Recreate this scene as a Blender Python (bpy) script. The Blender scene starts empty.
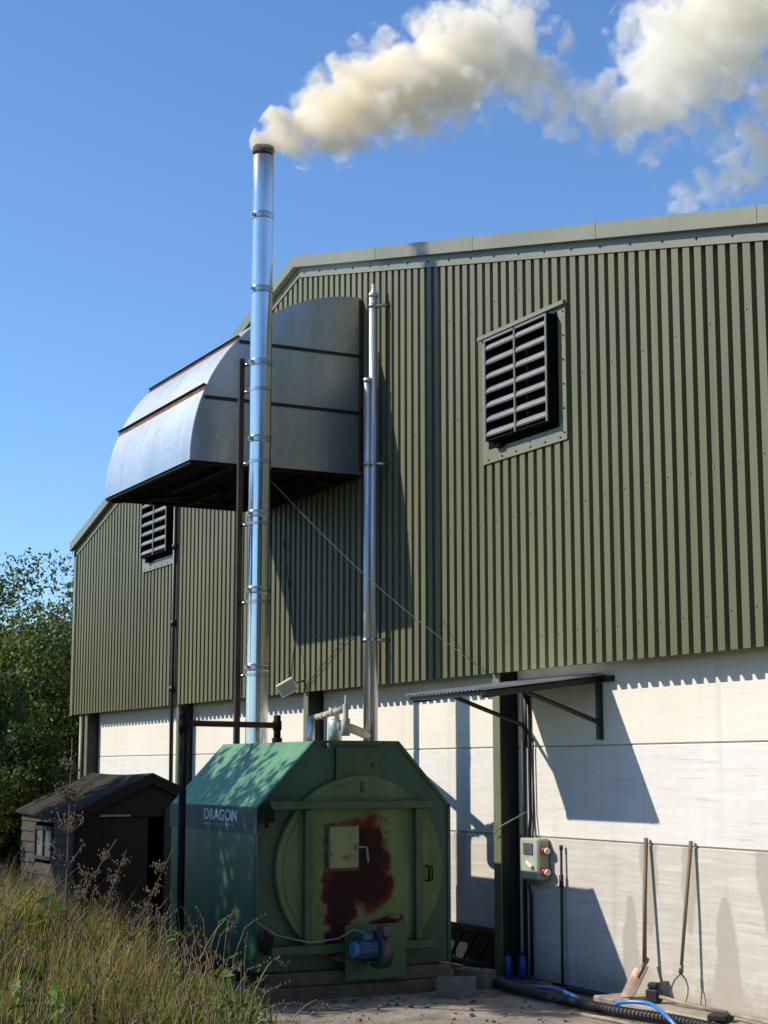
import bpy, math, random
import numpy as np
from mathutils import Vector, Matrix
random.seed(7); rng = np.random.default_rng(7)
scene = bpy.context.scene
COL = scene.collection
PI = math.pi

# ------------------------------------------------------------------ materials
def newmat(name):
    m = bpy.data.materials.new(name); m.use_nodes = True
    nt = m.node_tree
    for n in list(nt.nodes): nt.nodes.remove(n)
    out = nt.nodes.new('ShaderNodeOutputMaterial')
    return m, nt, out

def nd(nt, typ, **kw):
    n = nt.nodes.new(typ)
    for k, v in kw.items():
        if k.startswith('i_'):
            key = k[2:]
            n.inputs[int(key) if key.isdigit() else key.replace('_', ' ')].default_value = v
        else: setattr(n, k, v)
    return n

def L(nt, a, b): nt.links.new(a, b)

def coords(nt, scale=(1,1,1)):
    tc = nd(nt, 'ShaderNodeNewGeometry')
    mp = nd(nt, 'ShaderNodeMapping'); mp.inputs['Scale'].default_value = scale
    L(nt, tc.outputs['Position'], mp.inputs['Vector'])
    return mp.outputs['Vector']

def ramp(nt, fac, stops):
    r = nd(nt, 'ShaderNodeValToRGB'); cr = r.color_ramp
    while len(cr.elements) < len(stops): cr.elements.new(0.5)
    for e, (p, c) in zip(cr.elements, stops):
        e.position = p; e.color = (*c, 1) if len(c) == 3 else c
    L(nt, fac, r.inputs['Fac']); return r.outputs['Color']

def noise(nt, vec, scale, detail=4, rough=0.55, dist=0.0):
    n = nd(nt, 'ShaderNodeTexNoise', i_Scale=scale, i_Detail=detail, i_Roughness=rough, i_Distortion=dist)
    L(nt, vec, n.inputs['Vector']); return n.outputs['Fac']

def mixc(nt, fac, a, b, blend='MIX'):
    m = nd(nt, 'ShaderNodeMix', data_type='RGBA', blend_type=blend)
    for s, v in ((m.inputs[0], fac), (m.inputs[6], a), (m.inputs[7], b)):
        if hasattr(v, 'is_linked'): L(nt, v, s)
        elif isinstance(v, (int, float)): s.default_value = v
        else: s.default_value = (*v, 1)
    return m.outputs[2]

def math_(nt, op, a, b=None, c=None, clamp=False):
    m = nd(nt, 'ShaderNodeMath', operation=op, use_clamp=clamp)
    for s, v in zip(m.inputs, (a, b, c)):
        if v is None: continue
        if hasattr(v, 'is_linked'): L(nt, v, s)
        else: s.default_value = v
    return m.outputs[0]

def simple(name, c1, c2=None, scale=4.0, rough=0.6, metal=0.0, bump=0.0, bscale=60, stretch=(1,1,1), lo=0.35, hi=0.65,
           c3=None, s3=1.2, t3=(0.55, 0.7), rvar=0.0, spec=0.5):
    m, nt, out = newmat(name)
    p = nd(nt, 'ShaderNodeBsdfPrincipled', i_Roughness=rough, i_Metallic=metal)
    p.inputs['Specular IOR Level'].default_value = spec
    v = coords(nt, stretch)
    if c2 is None: c2 = tuple(x*0.8 for x in c1)
    n = noise(nt, v, scale, 6)
    col = ramp(nt, n, [(lo, c2), (hi, c1)])
    if c3:
        n3 = noise(nt, v, s3, 8, 0.65, 0.3)
        f = ramp(nt, n3, [(t3[0], (0,0,0)), (t3[1], (1,1,1))])
        col = mixc(nt, f, col, c3)
    L(nt, col, p.inputs['Base Color'])
    if rvar:
        L(nt, math_(nt, 'MULTIPLY_ADD', n, rvar, rough - rvar/2), p.inputs['Roughness'])
    if bump:
        b = nd(nt, 'ShaderNodeBump', i_Strength=bump, i_Distance=0.01)
        L(nt, noise(nt, v, bscale, 5), b.inputs['Height']); L(nt, b.outputs[0], p.inputs['Normal'])
    L(nt, p.outputs[0], out.inputs['Surface'])
    return m

M = {}
def mat_olive():
    m, nt, out = newmat('olive_cladding_paint')
    p = nd(nt, 'ShaderNodeBsdfPrincipled', i_Roughness=.55); p.inputs['Specular IOR Level'].default_value = .3
    g = nd(nt, 'ShaderNodeNewGeometry'); sx = nd(nt, 'ShaderNodeSeparateXYZ'); L(nt, g.outputs['Position'], sx.inputs[0])
    v = coords(nt, (1,1,.25))
    col = ramp(nt, noise(nt, v, 1.1, 6), [(.35, (.108,.109,.052)), (.65, (.131,.131,.065))])
    # each sheet is 1.09 m wide and has faded a little differently; two lengths lap half way up
    cell = nd(nt, 'ShaderNodeCombineXYZ')
    L(nt, math_(nt, 'FLOOR', math_(nt, 'DIVIDE', sx.outputs[0], 1.092)), cell.inputs[0])
    L(nt, math_(nt, 'GREATER_THAN', sx.outputs[2], 4.62), cell.inputs[2])
    wn = nd(nt, 'ShaderNodeTexWhiteNoise', noise_dimensions='3D'); L(nt, cell.outputs[0], wn.inputs[0])
    fade = ramp(nt, wn.outputs['Value'], [(0, (.90,.90,.91)), (1, (1.10,1.09,1.10))])
    col = mixc(nt, 1.0, col, fade, 'MULTIPLY')
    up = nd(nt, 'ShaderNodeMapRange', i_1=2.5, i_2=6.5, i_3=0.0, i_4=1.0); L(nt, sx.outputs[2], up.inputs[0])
    col = mixc(nt, math_(nt, 'MULTIPLY', up.outputs[0], .55), col, (.150,.156,.108))       # paler and greyer towards the top
    run = noise(nt, coords(nt, (9,9,.22)), 1.6, 5, .6)
    col = mixc(nt, ramp(nt, run, [(.56, (0,0,0)), (.74, (.55,)*3)]), col, (.085,.082,.045))
    L(nt, col, p.inputs['Base Color'])
    b = nd(nt, 'ShaderNodeBump', i_Strength=.10, i_Distance=.02)
    L(nt, noise(nt, coords(nt, (1,1,.5)), 3.0, 4), b.inputs['Height']); L(nt, b.outputs[0], p.inputs['Normal'])
    L(nt, p.outputs[0], out.inputs['Surface']); return m
M['olive'] = mat_olive()
M['olive_trim'] = simple('olive_trim_paint', (.205,.205,.135), (.175,.176,.116), scale=2.5, rough=.4, stretch=(.5,1,1), bump=.03, bscale=12)
M['roof'] = simple('grey_roof_sheet', (.22,.22,.20), (.17,.17,.15), scale=2, rough=.6)
M['steel_green'] = simple('green_grey_steel_paint', (.15,.165,.090), (.12,.135,.072), scale=5, rough=.5, c3=(.09,.07,.045), s3=3, t3=(.62,.75))
M['steel_dark'] = simple('dark_steel_web_shade', (.012,.016,.013), (.008,.010,.009), scale=5, rough=.6)  # near-black also stands in for shade on the column sides
M['black'] = simple('black_paint', (.014,.014,.016), (.009,.009,.011), scale=9, rough=.45)
M['void'] = simple('matt_black_lining_shade', (.008,.008,.009), (.006,.006,.006), scale=9, rough=1, spec=.08)  # also fills spots that are dark only from shade
M['louvre'] = simple('grey_louvre_blade', (.24,.235,.235), (.17,.17,.17), scale=6, rough=.4, stretch=(.4,1,1))
M['rust'] = simple('rusty_brown_steel', (.085,.036,.018), (.032,.018,.012), scale=9, rough=.85, bump=.3, bscale=50)
M['rust_dark'] = simple('dark_rusted_steel', (.045,.024,.016), (.020,.014,.011), scale=7, rough=.9, bump=.3, bscale=50)
M['rust_orange'] = simple('orange_rust', (.30,.13,.045), (.07,.035,.02), scale=11, rough=.9, bump=.3, bscale=60)
M['black_steel'] = simple('sooty_black_pipe', (.018,.013,.011), (.010,.008,.007), scale=9, rough=.85, spec=.2, bump=.1)
def mat_steel():
    m, nt, out = newmat('bright_stainless')
    p = nd(nt, 'ShaderNodeBsdfPrincipled', i_Metallic=1.0)
    g = nd(nt, 'ShaderNodeNewGeometry'); sx = nd(nt, 'ShaderNodeSeparateXYZ'); L(nt, g.outputs['Position'], sx.inputs[0])
    v = coords(nt, (1,1,.3)); n = noise(nt, v, 4, 6)
    col = ramp(nt, n, [(.3, (.66,.67,.69)), (.7, (.80,.81,.82))])
    # heat tint and soot runs below the mouth
    ht = nd(nt, 'ShaderNodeMapRange', i_1=7.05, i_2=7.72, i_3=0.0, i_4=1.0); L(nt, sx.outputs[2], ht.inputs[0])
    rn = noise(nt, coords(nt, (14,14,.7)), 1.5, 5, .6)
    f = math_(nt, 'MULTIPLY', math_(nt, 'MULTIPLY', ht.outputs[0], ht.outputs[0]), math_(nt, 'MULTIPLY_ADD', rn, 3.4, -.75, clamp=True))
    col = mixc(nt, f, col, (.20,.11,.06))
    drip = noise(nt, coords(nt, (16,16,.25)), 1.2, 4, .6)
    col = mixc(nt, ramp(nt, drip, [(.60, (0,0,0)), (.72, (.5,)*3)]), col, (.36,.31,.26))
    L(nt, col, p.inputs['Base Color'])
    sec = nd(nt, 'ShaderNodeTexWhiteNoise', noise_dimensions='1D'); L(nt, math_(nt, 'FLOOR', math_(nt, 'DIVIDE', math_(nt, 'SUBTRACT', sx.outputs[2], .53), .72)), sec.inputs['W'])
    L(nt, math_(nt, 'ADD', math_(nt, 'MULTIPLY_ADD', sec.outputs['Value'], .10, .12), math_(nt, 'MULTIPLY', f, .4)), p.inputs['Roughness'])
    b = nd(nt, 'ShaderNodeBump', i_Strength=.06, i_Distance=.03)
    L(nt, noise(nt, coords(nt, (1,1,.5)), 7, 3), b.inputs['Height']); L(nt, b.outputs[0], p.inputs['Normal'])
    L(nt, p.outputs[0], out.inputs['Surface']); return m
M['steel'] = mat_steel()
M['steel_band'] = simple('stainless_clamp_band', (.62,.62,.63), (.45,.44,.43), scale=12, rough=.28, metal=1)
M['soot'] = simple('sooty_brown_rim', (.17,.085,.045), (.030,.019,.014), scale=18, rough=.8)
M['can'] = simple('bright_aluminium', (.72,.73,.74), (.6,.6,.62), scale=10, rough=.4, metal=.9)
M['pipe'] = simple('weathered_aluminium_pipe', (.66,.68,.70), (.52,.54,.56), scale=7, rough=.45, metal=1, stretch=(1,1,.25), rvar=.12)
M['lag'] = simple('dusty_foil_lagging', (.50,.46,.38), (.30,.27,.22), scale=14, rough=.7, bump=.5, bscale=45)
M['white'] = simple('white_plastic', (.78,.76,.70), (.68,.66,.60), scale=9, rough=.45)
M['grey_plastic'] = simple('grey_plastic', (.16,.16,.155), (.12,.12,.12), scale=9, rough=.5)
M['sage'] = simple('sage_enamel', (.42,.45,.33), (.34,.37,.27), scale=6, rough=.35, c3=(.22,.19,.12), s3=4, t3=(.6,.75))
M['red'] = simple('red_socket_plastic', (.52,.035,.02), (.42,.03,.02), scale=9, rough=.3)
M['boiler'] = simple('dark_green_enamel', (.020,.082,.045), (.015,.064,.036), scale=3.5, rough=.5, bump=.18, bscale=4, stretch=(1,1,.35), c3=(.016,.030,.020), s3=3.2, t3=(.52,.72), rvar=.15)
M['boiler_top'] = simple('sunlit_green_enamel', (.095,.250,.110), (.072,.205,.092), scale=3.5, rough=.5, bump=.15, bscale=5, c3=(.07,.13,.07), s3=3, t3=(.5,.75))  # lit version of the boiler green
M['boiler_bar'] = simple('mid_green_steel_paint', (.034,.084,.030), (.024,.062,.024), scale=6, rough=.5, c3=(.03,.03,.018), s3=4, t3=(.6,.72))
M['boiler_plate'] = simple('grass_green_steel_paint', (.03,.115,.05), (.024,.09,.042), scale=6, rough=.5, c3=(.03,.04,.025), s3=5, t3=(.55,.7))
M['hatch'] = simple('pale_green_hatch_paint', (.20,.24,.105), (.16,.19,.085), scale=6, rough=.5, c3=(.16,.065,.03), s3=5, t3=(.56,.64))
M['motor'] = simple('blue_motor_paint', (.028,.10,.19), (.022,.075,.14), scale=9, rough=.4)
M['motor_cap'] = simple('light_blue_motor_cowl', (.075,.20,.33), (.055,.15,.26), scale=9, rough=.4)
M['fan_grey'] = simple('grey_cast_metal', (.085,.085,.08), (.05,.047,.042), scale=10, rough=.55, metal=.3)
M['cable_grey'] = simple('grey_cable', (.28,.27,.24), (.2,.19,.17), scale=9, rough=.5)
M['cable_black'] = simple('black_cable', (.012,.012,.013), (.009,.009,.009), scale=9, rough=.5)
M['felt'] = simple('worn_roofing_felt', spec=.08, c1=(.046,.040,.034), c2=(.026,.023,.020), scale=5, rough=.95, bump=.4, bscale=90, c3=(.060,.053,.047), s3=2.5, t3=(.52,.75))
M['shedwood'] = simple('shaded_dark_board', (.026,.017,.012), (.013,.009,.007), scale=3, rough=.9, stretch=(1,1,14), bump=.3, bscale=20)  # darker than the side boards, for the shade on the front
M['shedside'] = simple('weathered_brown_board', (.060,.045,.034), (.028,.021,.016), scale=3, rough=.9, stretch=(1.5,1.5,18), bump=.3, bscale=18)
M['wood_grey'] = simple('bleached_timber', (.36,.31,.23), (.24,.19,.13), scale=4, rough=.9, stretch=(2,2,2), bump=.3)
M['handle'] = simple('worn_ash_handle', (.25,.165,.105), (.16,.10,.065), scale=5, rough=.7, stretch=(6,6,.8))
M['blade'] = simple('worn_shovel_steel', (.30,.23,.19), (.17,.11,.08), scale=9, rough=.5, metal=.5)
M['tine'] = simple('bare_fork_steel', (.25,.22,.19), (.12,.09,.07), scale=9, rough=.5, metal=.6)
M['galv_wire'] = simple('galvanised_wire', (.26,.26,.26), (.18,.18,.18), scale=9, rough=.5, metal=.4)
M['hose_blue'] = simple('blue_water_hose', (.03,.22,.62), (.03,.17,.5), scale=9, rough=.35)
M['bottle'] = simple('blue_bottle_plastic', (.012,.06,.30), (.010,.045,.22), scale=9, rough=.3)
M['ribbed'] = simple('black_ribbed_plastic', (.014,.013,.013), (.02,.018,.016), scale=30, rough=.5)
M['block'] = simple('rough_concrete_block', (.20,.185,.155), (.13,.12,.10), scale=12, rough=.95, bump=.8, bscale=70)
M['plinth'] = simple('stained_concrete_plinth', (.15,.125,.095), (.085,.07,.052), scale=5, rough=.95, bump=.6, bscale=40, c3=(.05,.042,.034), s3=2.5, t3=(.5,.65))
M['kerb'] = simple('sandy_concrete_strip', (.40,.345,.265), (.30,.25,.19), scale=6, rough=.95, bump=.6, bscale=55, c3=(.22,.18,.13), s3=3, t3=(.55,.7))
M['bark'] = simple('grey_brown_bark', (.10,.075,.05), (.05,.036,.025), scale=8, rough=.95, bump=.8, bscale=25, stretch=(1,1,.3))
M['rod'] = simple('dark_iron_rod', (.035,.026,.022), (.02,.015,.013), scale=9, rough=.7)
M['label'] = simple('pale_lettering', (.34,.42,.47), (.28,.35,.40), scale=9, rough=.5)
M['decal'] = simple('dark_name_strip', (.010,.040,.036), (.009,.034,.031), scale=9, rough=.6)
M['glass'] = simple('dusty_window_glass', (.13,.145,.155), (.07,.08,.09), scale=6, rough=.25)
M['rubber'] = simple('black_rubber', (.010,.010,.010), (.014,.013,.012), scale=20, rough=.7)
M['ash'] = simple('pale_ash_chips', (.30,.28,.25), (.12,.10,.085), scale=14, rough=.95)

# galvanised hood sheet: spangle, streaks
def mat_galv():
    m, nt, out = newmat('galvanised_sheet')
    p = nd(nt, 'ShaderNodeBsdfPrincipled', i_Roughness=.6, i_Metallic=.97)
    v = coords(nt)
    vo = nd(nt, 'ShaderNodeTexVoronoi', i_Scale=28.0); L(nt, v, vo.inputs['Vector'])
    sp = nd(nt, 'ShaderNodeSeparateColor'); L(nt, vo.outputs['Color'], sp.inputs[0])
    base = ramp(nt, sp.outputs[0], [(0, (.52,.545,.545)), (1, (.60,.62,.615))])
    vs = coords(nt, (2.2, 2.2, .25))
    st = ramp(nt, noise(nt, vs, 2.2, 6, .6, .2), [(.32, (.86,.85,.83)), (.60, (1,1,1))])
    col = mixc(nt, 1.0, base, st, 'MULTIPLY')
    L(nt, col, p.inputs['Base Color'])
    L(nt, math_(nt, 'MULTIPLY_ADD', noise(nt, v, .8, 2), .10, .36), p.inputs['Roughness'])
    b = nd(nt, 'ShaderNodeBump', i_Strength=.06, i_Distance=.03)
    L(nt, noise(nt, v, 1.6, 2), b.inputs['Height']); L(nt, b.outputs[0], p.inputs['Normal'])
    L(nt, p.outputs[0], out.inputs['Surface']); return m
M['galv'] = mat_galv()

# precast concrete wall panels: horizontal smears, trowel marks, tapering damp patches
def mat_concrete(name, light, dark, streak, patches=False):
    m, nt, out = newmat(name)
    p = nd(nt, 'ShaderNodeBsdfPrincipled', i_Roughness=.9)
    p.inputs['Specular IOR Level'].default_value = .2
    v = coords(nt)
    col = ramp(nt, noise(nt, v, 1.1, 7, .6), [(.3, dark), (.7, light)])
    vh = coords(nt, (.55, 1, 9.0))
    s1 = noise(nt, vh, 2.6, 6, .62, .25)
    col = mixc(nt, ramp(nt, s1, [(.47, (0,0,0)), (.68, (streak*.75,)*3)]), col, (.74,.715,.66))
    pore = nd(nt, 'ShaderNodeTexVoronoi', i_Scale=34.0); L(nt, v, pore.inputs['Vector'])
    col = mixc(nt, ramp(nt, pore.outputs['Distance'], [(.07, (.75,)*3), (.13, (0,0,0))]), col, (.33,.31,.275))
    vk = coords(nt, (.9, 1, 26.0))
    s2 = noise(nt, vk, 2.2, 3, .5, .4)
    col = mixc(nt, ramp(nt, s2, [(.60, (0,0,0)), (.70, (.7*streak,)*3)]), col, (.34,.325,.30))
    vv = coords(nt, (3.6, 1, .16))
    s3 = noise(nt, vv, 1.4, 5, .6)
    col = mixc(nt, ramp(nt, s3, [(.56, (0,0,0)), (.74, (.45,)*3)]), col, tuple(x*.74 for x in dark))
    zz_ = nd(nt, 'ShaderNodeNewGeometry'); zs_ = nd(nt, 'ShaderNodeSeparateXYZ'); L(nt, zz_.outputs['Position'], zs_.inputs[0])
    spl = math_(nt, 'MULTIPLY', math_(nt, 'SUBTRACT', math_(nt, 'MULTIPLY_ADD', noise(nt, v, 5, 6, .65), .75, .0), math_(nt, 'MULTIPLY', zs_.outputs[2], 1.25)), 3.2, clamp=True)
    col = mixc(nt, math_(nt, 'MULTIPLY', spl, .6), col, (.24,.20,.155))      # mud splashed up from the yard
    if patches:
        g = nd(nt, 'ShaderNodeNewGeometry'); sx = nd(nt, 'ShaderNodeSeparateXYZ'); L(nt, g.outputs['Position'], sx.inputs[0])
        wob = math_(nt, 'MULTIPLY_ADD', noise(nt, v, 3.5, 4), .16, -.08)
        X = math_(nt, 'ADD', sx.outputs[0], wob); Z = sx.outputs[2]
        tot = None
        # (x centre, tip z, base z, half width): damp shapes that widen from the tip to the base
        for (xc, zt, zb, hw) in ((-1.66,.80,.02,.17), (-.52,.86,.02,.19), (-.02,.62,1.25,.20), (-1.42,.50,1.25,.14), (-.92,.55,1.25,.13), (.55,.8,.0,.2), (-5.4,.8,.0,.2), (-4.3,.6,1.2,.15)):
            t = math_(nt, 'DIVIDE', math_(nt, 'SUBTRACT', Z, zt), zb - zt)
            w = math_(nt, 'MULTIPLY', math_(nt, 'POWER', math_(nt, 'MAXIMUM', t, 0.0), .36), hw)
            d = math_(nt, 'SUBTRACT', w, math_(nt, 'ABSOLUTE', math_(nt, 'SUBTRACT', X, xc)))
            k = math_(nt, 'MULTIPLY', d, 28.0, clamp=True)
            tot = k if tot is None else math_(nt, 'MAXIMUM', tot, k)
        col = mixc(nt, math_(nt, 'MULTIPLY', tot, .88), col, (.385,.345,.285))
    L(nt, col, p.inputs['Base Color'])
    b = nd(nt, 'ShaderNodeBump', i_Strength=.35, i_Distance=.008)
    L(nt, math_(nt, 'ADD', s1, math_(nt, 'MULTIPLY', noise(nt, v, 45, 4), .35)), b.inputs['Height']); L(nt, b.outputs[0], p.inputs['Normal'])
    L(nt, p.outputs[0], out.inputs['Surface']); return m
M['conc_low'] = mat_concrete('lower_concrete_panel', (.55,.505,.435), (.47,.43,.365), .55, True)
M['conc_mid'] = mat_concrete('middle_concrete_panel', (.70,.665,.61), (.62,.585,.53), .55)
M['conc_top'] = mat_concrete('upper_concrete_panel', (.74,.68,.58), (.67,.61,.51), .25)
M['joint'] = simple('dark_joint_sealant', (.33,.30,.26), (.22,.20,.17), scale=12, rough=.9)

# firebox door: faded olive green with a burnt rust patch
def mat_door():
    m, nt, out = newmat('faded_firebox_door_paint')
    p = nd(nt, 'ShaderNodeBsdfPrincipled', i_Roughness=.8); p.inputs['Specular IOR Level'].default_value = .2
    v = coords(nt)
    col = ramp(nt, noise(nt, coords(nt, (1,2.5,.6)), 3.0, 6), [(.35, (.105,.150,.062)), (.68, (.165,.215,.090))])
    g = nd(nt, 'ShaderNodeNewGeometry'); sx = nd(nt, 'ShaderNodeSeparateXYZ'); L(nt, g.outputs['Position'], sx.inputs[0])
    wob = math_(nt, 'MULTIPLY_ADD', noise(nt, v, 6.0, 6, .65), .42, -.21)
    def blob(y, z, ry, rz):
        a = math_(nt, 'DIVIDE', math_(nt, 'SUBTRACT', math_(nt, 'ADD', sx.outputs[1], wob), y), ry)
        b = math_(nt, 'DIVIDE', math_(nt, 'SUBTRACT', math_(nt, 'ADD', sx.outputs[2], math_(nt, 'MULTIPLY', wob, .6)), z), rz)
        return math_(nt, 'SUBTRACT', 1.0, math_(nt, 'SQRT', math_(nt, 'ADD', math_(nt, 'MULTIPLY', a, a), math_(nt, 'MULTIPLY', b, b))))
    f = None
    for bl in ((-1.80,1.15,.27,.26), (-1.63,1.08,.22,.40), (-1.62,.84,.22,.24), (-1.90,.72,.17,.44), (-1.75,.86,.22,.22), (-1.48,.56,.17,.08), (-1.95,.42,.14,.14)):
        k = blob(*bl); f = k if f is None else math_(nt, 'MAXIMUM', f, k)
    edge = ramp(nt, f, [(.10, (0,0,0)), (.30, (1,1,1))])
    rustc = ramp(nt, f, [(.12, (.19,.055,.026)), (.28, (.12,.024,.014)), (.50, (.030,.010,.009))])
    col = mixc(nt, edge, col, rustc)
    L(nt, col, p.inputs['Base Color'])
    b = nd(nt, 'ShaderNodeBump', i_Strength=.6, i_Distance=.012)
    L(nt, math_(nt, 'MULTIPLY', noise(nt, v, 30, 7, .7), math_(nt, 'MULTIPLY_ADD', edge, 1.6, .15)), b.inputs['Height']); L(nt, b.outputs[0], p.inputs['Normal'])
    L(nt, p.outputs[0], out.inputs['Surface']); return m
M['door'] = mat_door()

def mat_yard():
    m, nt, out = newmat('dusty_yard_concrete')
    p = nd(nt, 'ShaderNodeBsdfPrincipled', i_Roughness=.95)
    p.inputs['Specular IOR Level'].default_value = .15
    v = coords(nt)
    col = ramp(nt, noise(nt, v, 1.6, 8, .65, .3), [(.32, (.20,.165,.125)), (.55, (.32,.27,.21)), (.72, (.42,.365,.29))])
    col = mixc(nt, ramp(nt, noise(nt, v, 9, 6, .7), [(.55, (0,0,0)), (.68, (.8,)*3)]), col, (.10,.082,.065))
    col = mixc(nt, ramp(nt, noise(nt, v, .9, 6, .6, .6), [(.52, (0,0,0)), (.64, (.65,)*3)]), col, (.085,.07,.055))
    col = mixc(nt, ramp(nt, noise(nt, v, 55, 3), [(.60, (0,0,0)), (.66, (1,1,1))]), col, (.36,.33,.28))
    L(nt, col, p.inputs['Base Color'])
    b = nd(nt, 'ShaderNodeBump', i_Strength=.8, i_Distance=.02)
    L(nt, noise(nt, v, 35, 7, .7), b.inputs['Height']); L(nt, b.outputs[0], p.inputs['Normal'])
    L(nt, p.outputs[0], out.inputs['Surface']); return m
M['yard'] = mat_yard()
M['soil'] = simple('grassy_soil', (.085,.075,.032), (.05,.042,.022), scale=1.5, rough=1, bump=.8, bscale=20)

def mat_leaf(name, trans=.35):
    m, nt, out = newmat(name)
    at = nd(nt, 'ShaderNodeAttribute', attribute_name='tint')
    p = nd(nt, 'ShaderNodeBsdfPrincipled', i_Roughness=.55)
    p.inputs['Specular IOR Level'].default_value = .3
    L(nt, at.outputs['Color'], p.inputs['Base Color'])
    t = nd(nt, 'ShaderNodeBsdfTranslucent')
    L(nt, mixc(nt, 1.0, at.outputs['Color'], (1.0,.95,.45), 'MULTIPLY'), t.inputs['Color'])
    mx = nd(nt, 'ShaderNodeMixShader', i_0=trans)
    L(nt, p.outputs[0], mx.inputs[1]); L(nt, t.outputs[0], mx.inputs[2])
    L(nt, mx.outputs[0], out.inputs['Surface']); return m
M['leaf'] = mat_leaf('tree_leaf'); M['grass'] = mat_leaf('grass_blade', .42)

# ------------------------------------------------------------------ mesh building
ORG = {}
class MB:
    def __init__(s): s.v = []; s.f = []; s.mi = []; s.sm = []
    def add(s, vs, fs, mi=0, smooth=False):
        o = len(s.v); s.v += [tuple(v) for v in vs]
        for f in fs: s.f.append(tuple(i+o for i in f)); s.mi.append(mi); s.sm.append(smooth)
        return s
    def box(s, a, b, mi=0, rot=None, about=None):
        (x0,y0,z0),(x1,y1,z1) = a, b
        x0,x1 = sorted((x0,x1)); y0,y1 = sorted((y0,y1)); z0,z1 = sorted((z0,z1))
        vs = [Vector(p) for p in ((x0,y0,z0),(x1,y0,z0),(x1,y1,z0),(x0,y1,z0),(x0,y0,z1),(x1,y0,z1),(x1,y1,z1),(x0,y1,z1))]
        if rot is not None:
            c = Vector(about) if about is not None else Vector(((x0+x1)/2,(y0+y1)/2,(z0+z1)/2))
            vs = [rot @ (v-c) + c for v in vs]
        return s.add(vs, [(0,3,2,1),(4,5,6,7),(0,1,5,4),(1,2,6,5),(2,3,7,6),(3,0,4,7)], mi)
    def bbox(s, a, b, bev=.006, mi=0, rot=None, about=None):      # bevelled box
        (x0,y0,z0),(x1,y1,z1) = a, b
        x0,x1 = sorted((x0,x1)); y0,y1 = sorted((y0,y1)); z0,z1 = sorted((z0,z1))
        e = min(bev, (x1-x0)*.45, (y1-y0)*.45, (z1-z0)*.45)
        vs = []; fs = []
        idx = {}
        for ix,(X,sx) in enumerate(((x0,1),(x1,-1))):
            for iy,(Y,sy) in enumerate(((y0,1),(y1,-1))):
                for iz,(Z,sz) in enumerate(((z0,1),(z1,-1))):
                    idx[ix,iy,iz,0] = len(vs); vs.append(Vector((X, Y+sy*e, Z+sz*e)))
                    idx[ix,iy,iz,1] = len(vs); vs.append(Vector((X+sx*e, Y, Z+sz*e)))
                    idx[ix,iy,iz,2] = len(vs); vs.append(Vector((X+sx*e, Y+sy*e, Z)))
                    fs.append((idx[ix,iy,iz,0], idx[ix,iy,iz,1], idx[ix,iy,iz,2]))
        for i in (0,1):
            fs.append((idx[i,0,0,0],idx[i,1,0,0],idx[i,1,1,0],idx[i,0,1,0]))
            fs.append((idx[0,i,0,1],idx[1,i,0,1],idx[1,i,1,1],idx[0,i,1,1]))
            fs.append((idx[0,0,i,2],idx[1,0,i,2],idx[1,1,i,2],idx[0,1,i,2]))
            for j in (0,1):
                fs.append((idx[i,j,0,0],idx[i,j,1,0],idx[i,j,1,1],idx[i,j,0,1]))
                fs.append((idx[i,0,j,0],idx[i,1,j,0],idx[i,1,j,2],idx[i,0,j,2]))
                fs.append((idx[0,i,j,1],idx[1,i,j,1],idx[1,i,j,2],idx[0,i,j,2]))
        if rot is not None:
            c = Vector(about) if about is not None else Vector(((x0+x1)/2,(y0+y1)/2,(z0+z1)/2))
            vs = [rot @ (v-c) + c for v in vs]
        return s.add(vs, fs, mi)
    def tube(s, pts, r, n=12, mi=0, caps=True, smooth=True):
        pts = [Vector(p) for p in pts]; rs = r if isinstance(r, (list, tuple)) else [r]*len(pts)
        vs = []; prev = None
        for i, p in enumerate(pts):
            t = (pts[min(i+1,len(pts)-1)] - pts[max(i-1,0)])
            if t.length < 1e-9: t = Vector((0,0,1))
            t.normalize()
            if prev is None:
                a = Vector((0,0,1)) if abs(t.z) < .9 else Vector((1,0,0))
                u = t.cross(a).normalized()
            else:
                u = (prev - t*prev.dot(t)).normalized()
            prev = u; w = t.cross(u)
            for k in range(n):
                an = 2*PI*k/n; vs.append(p + (u*math.cos(an)+w*math.sin(an))*rs[i])
        fs = []
        for i in range(len(pts)-1):
            for k in range(n):
                fs.append((i*n+k, i*n+(k+1)%n, (i+1)*n+(k+1)%n, (i+1)*n+k))
        s.add(vs, fs, mi, smooth)
        if caps:
            o = len(s.v) - len(vs)
            for f in (tuple(o+k for k in reversed(range(n))), tuple(o+(len(pts)-1)*n+k for k in range(n))):
                s.f.append(f); s.mi.append(mi); s.sm.append(False)
        return s
    def prism(s, poly, axis, a, b, mi=0, smooth=False):      # poly in the two other axes
        def P(u, w, t):
            return (t,u,w) if axis == 'x' else (u,t,w) if axis == 'y' else (u,w,t)
        n = len(poly)
        vs = [P(u,w,a) for u,w in poly] + [P(u,w,b) for u,w in poly]
        s.add(vs, [tuple(range(n))[::-1], tuple(range(n,2*n))], mi, False)
        o = len(s.v) - 2*n
        for i in range(n):
            j = (i+1) % n
            s.f.append((o+i, o+j, o+n+j, o+n+i)); s.mi.append(mi); s.sm.append(smooth)
        return s
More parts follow.
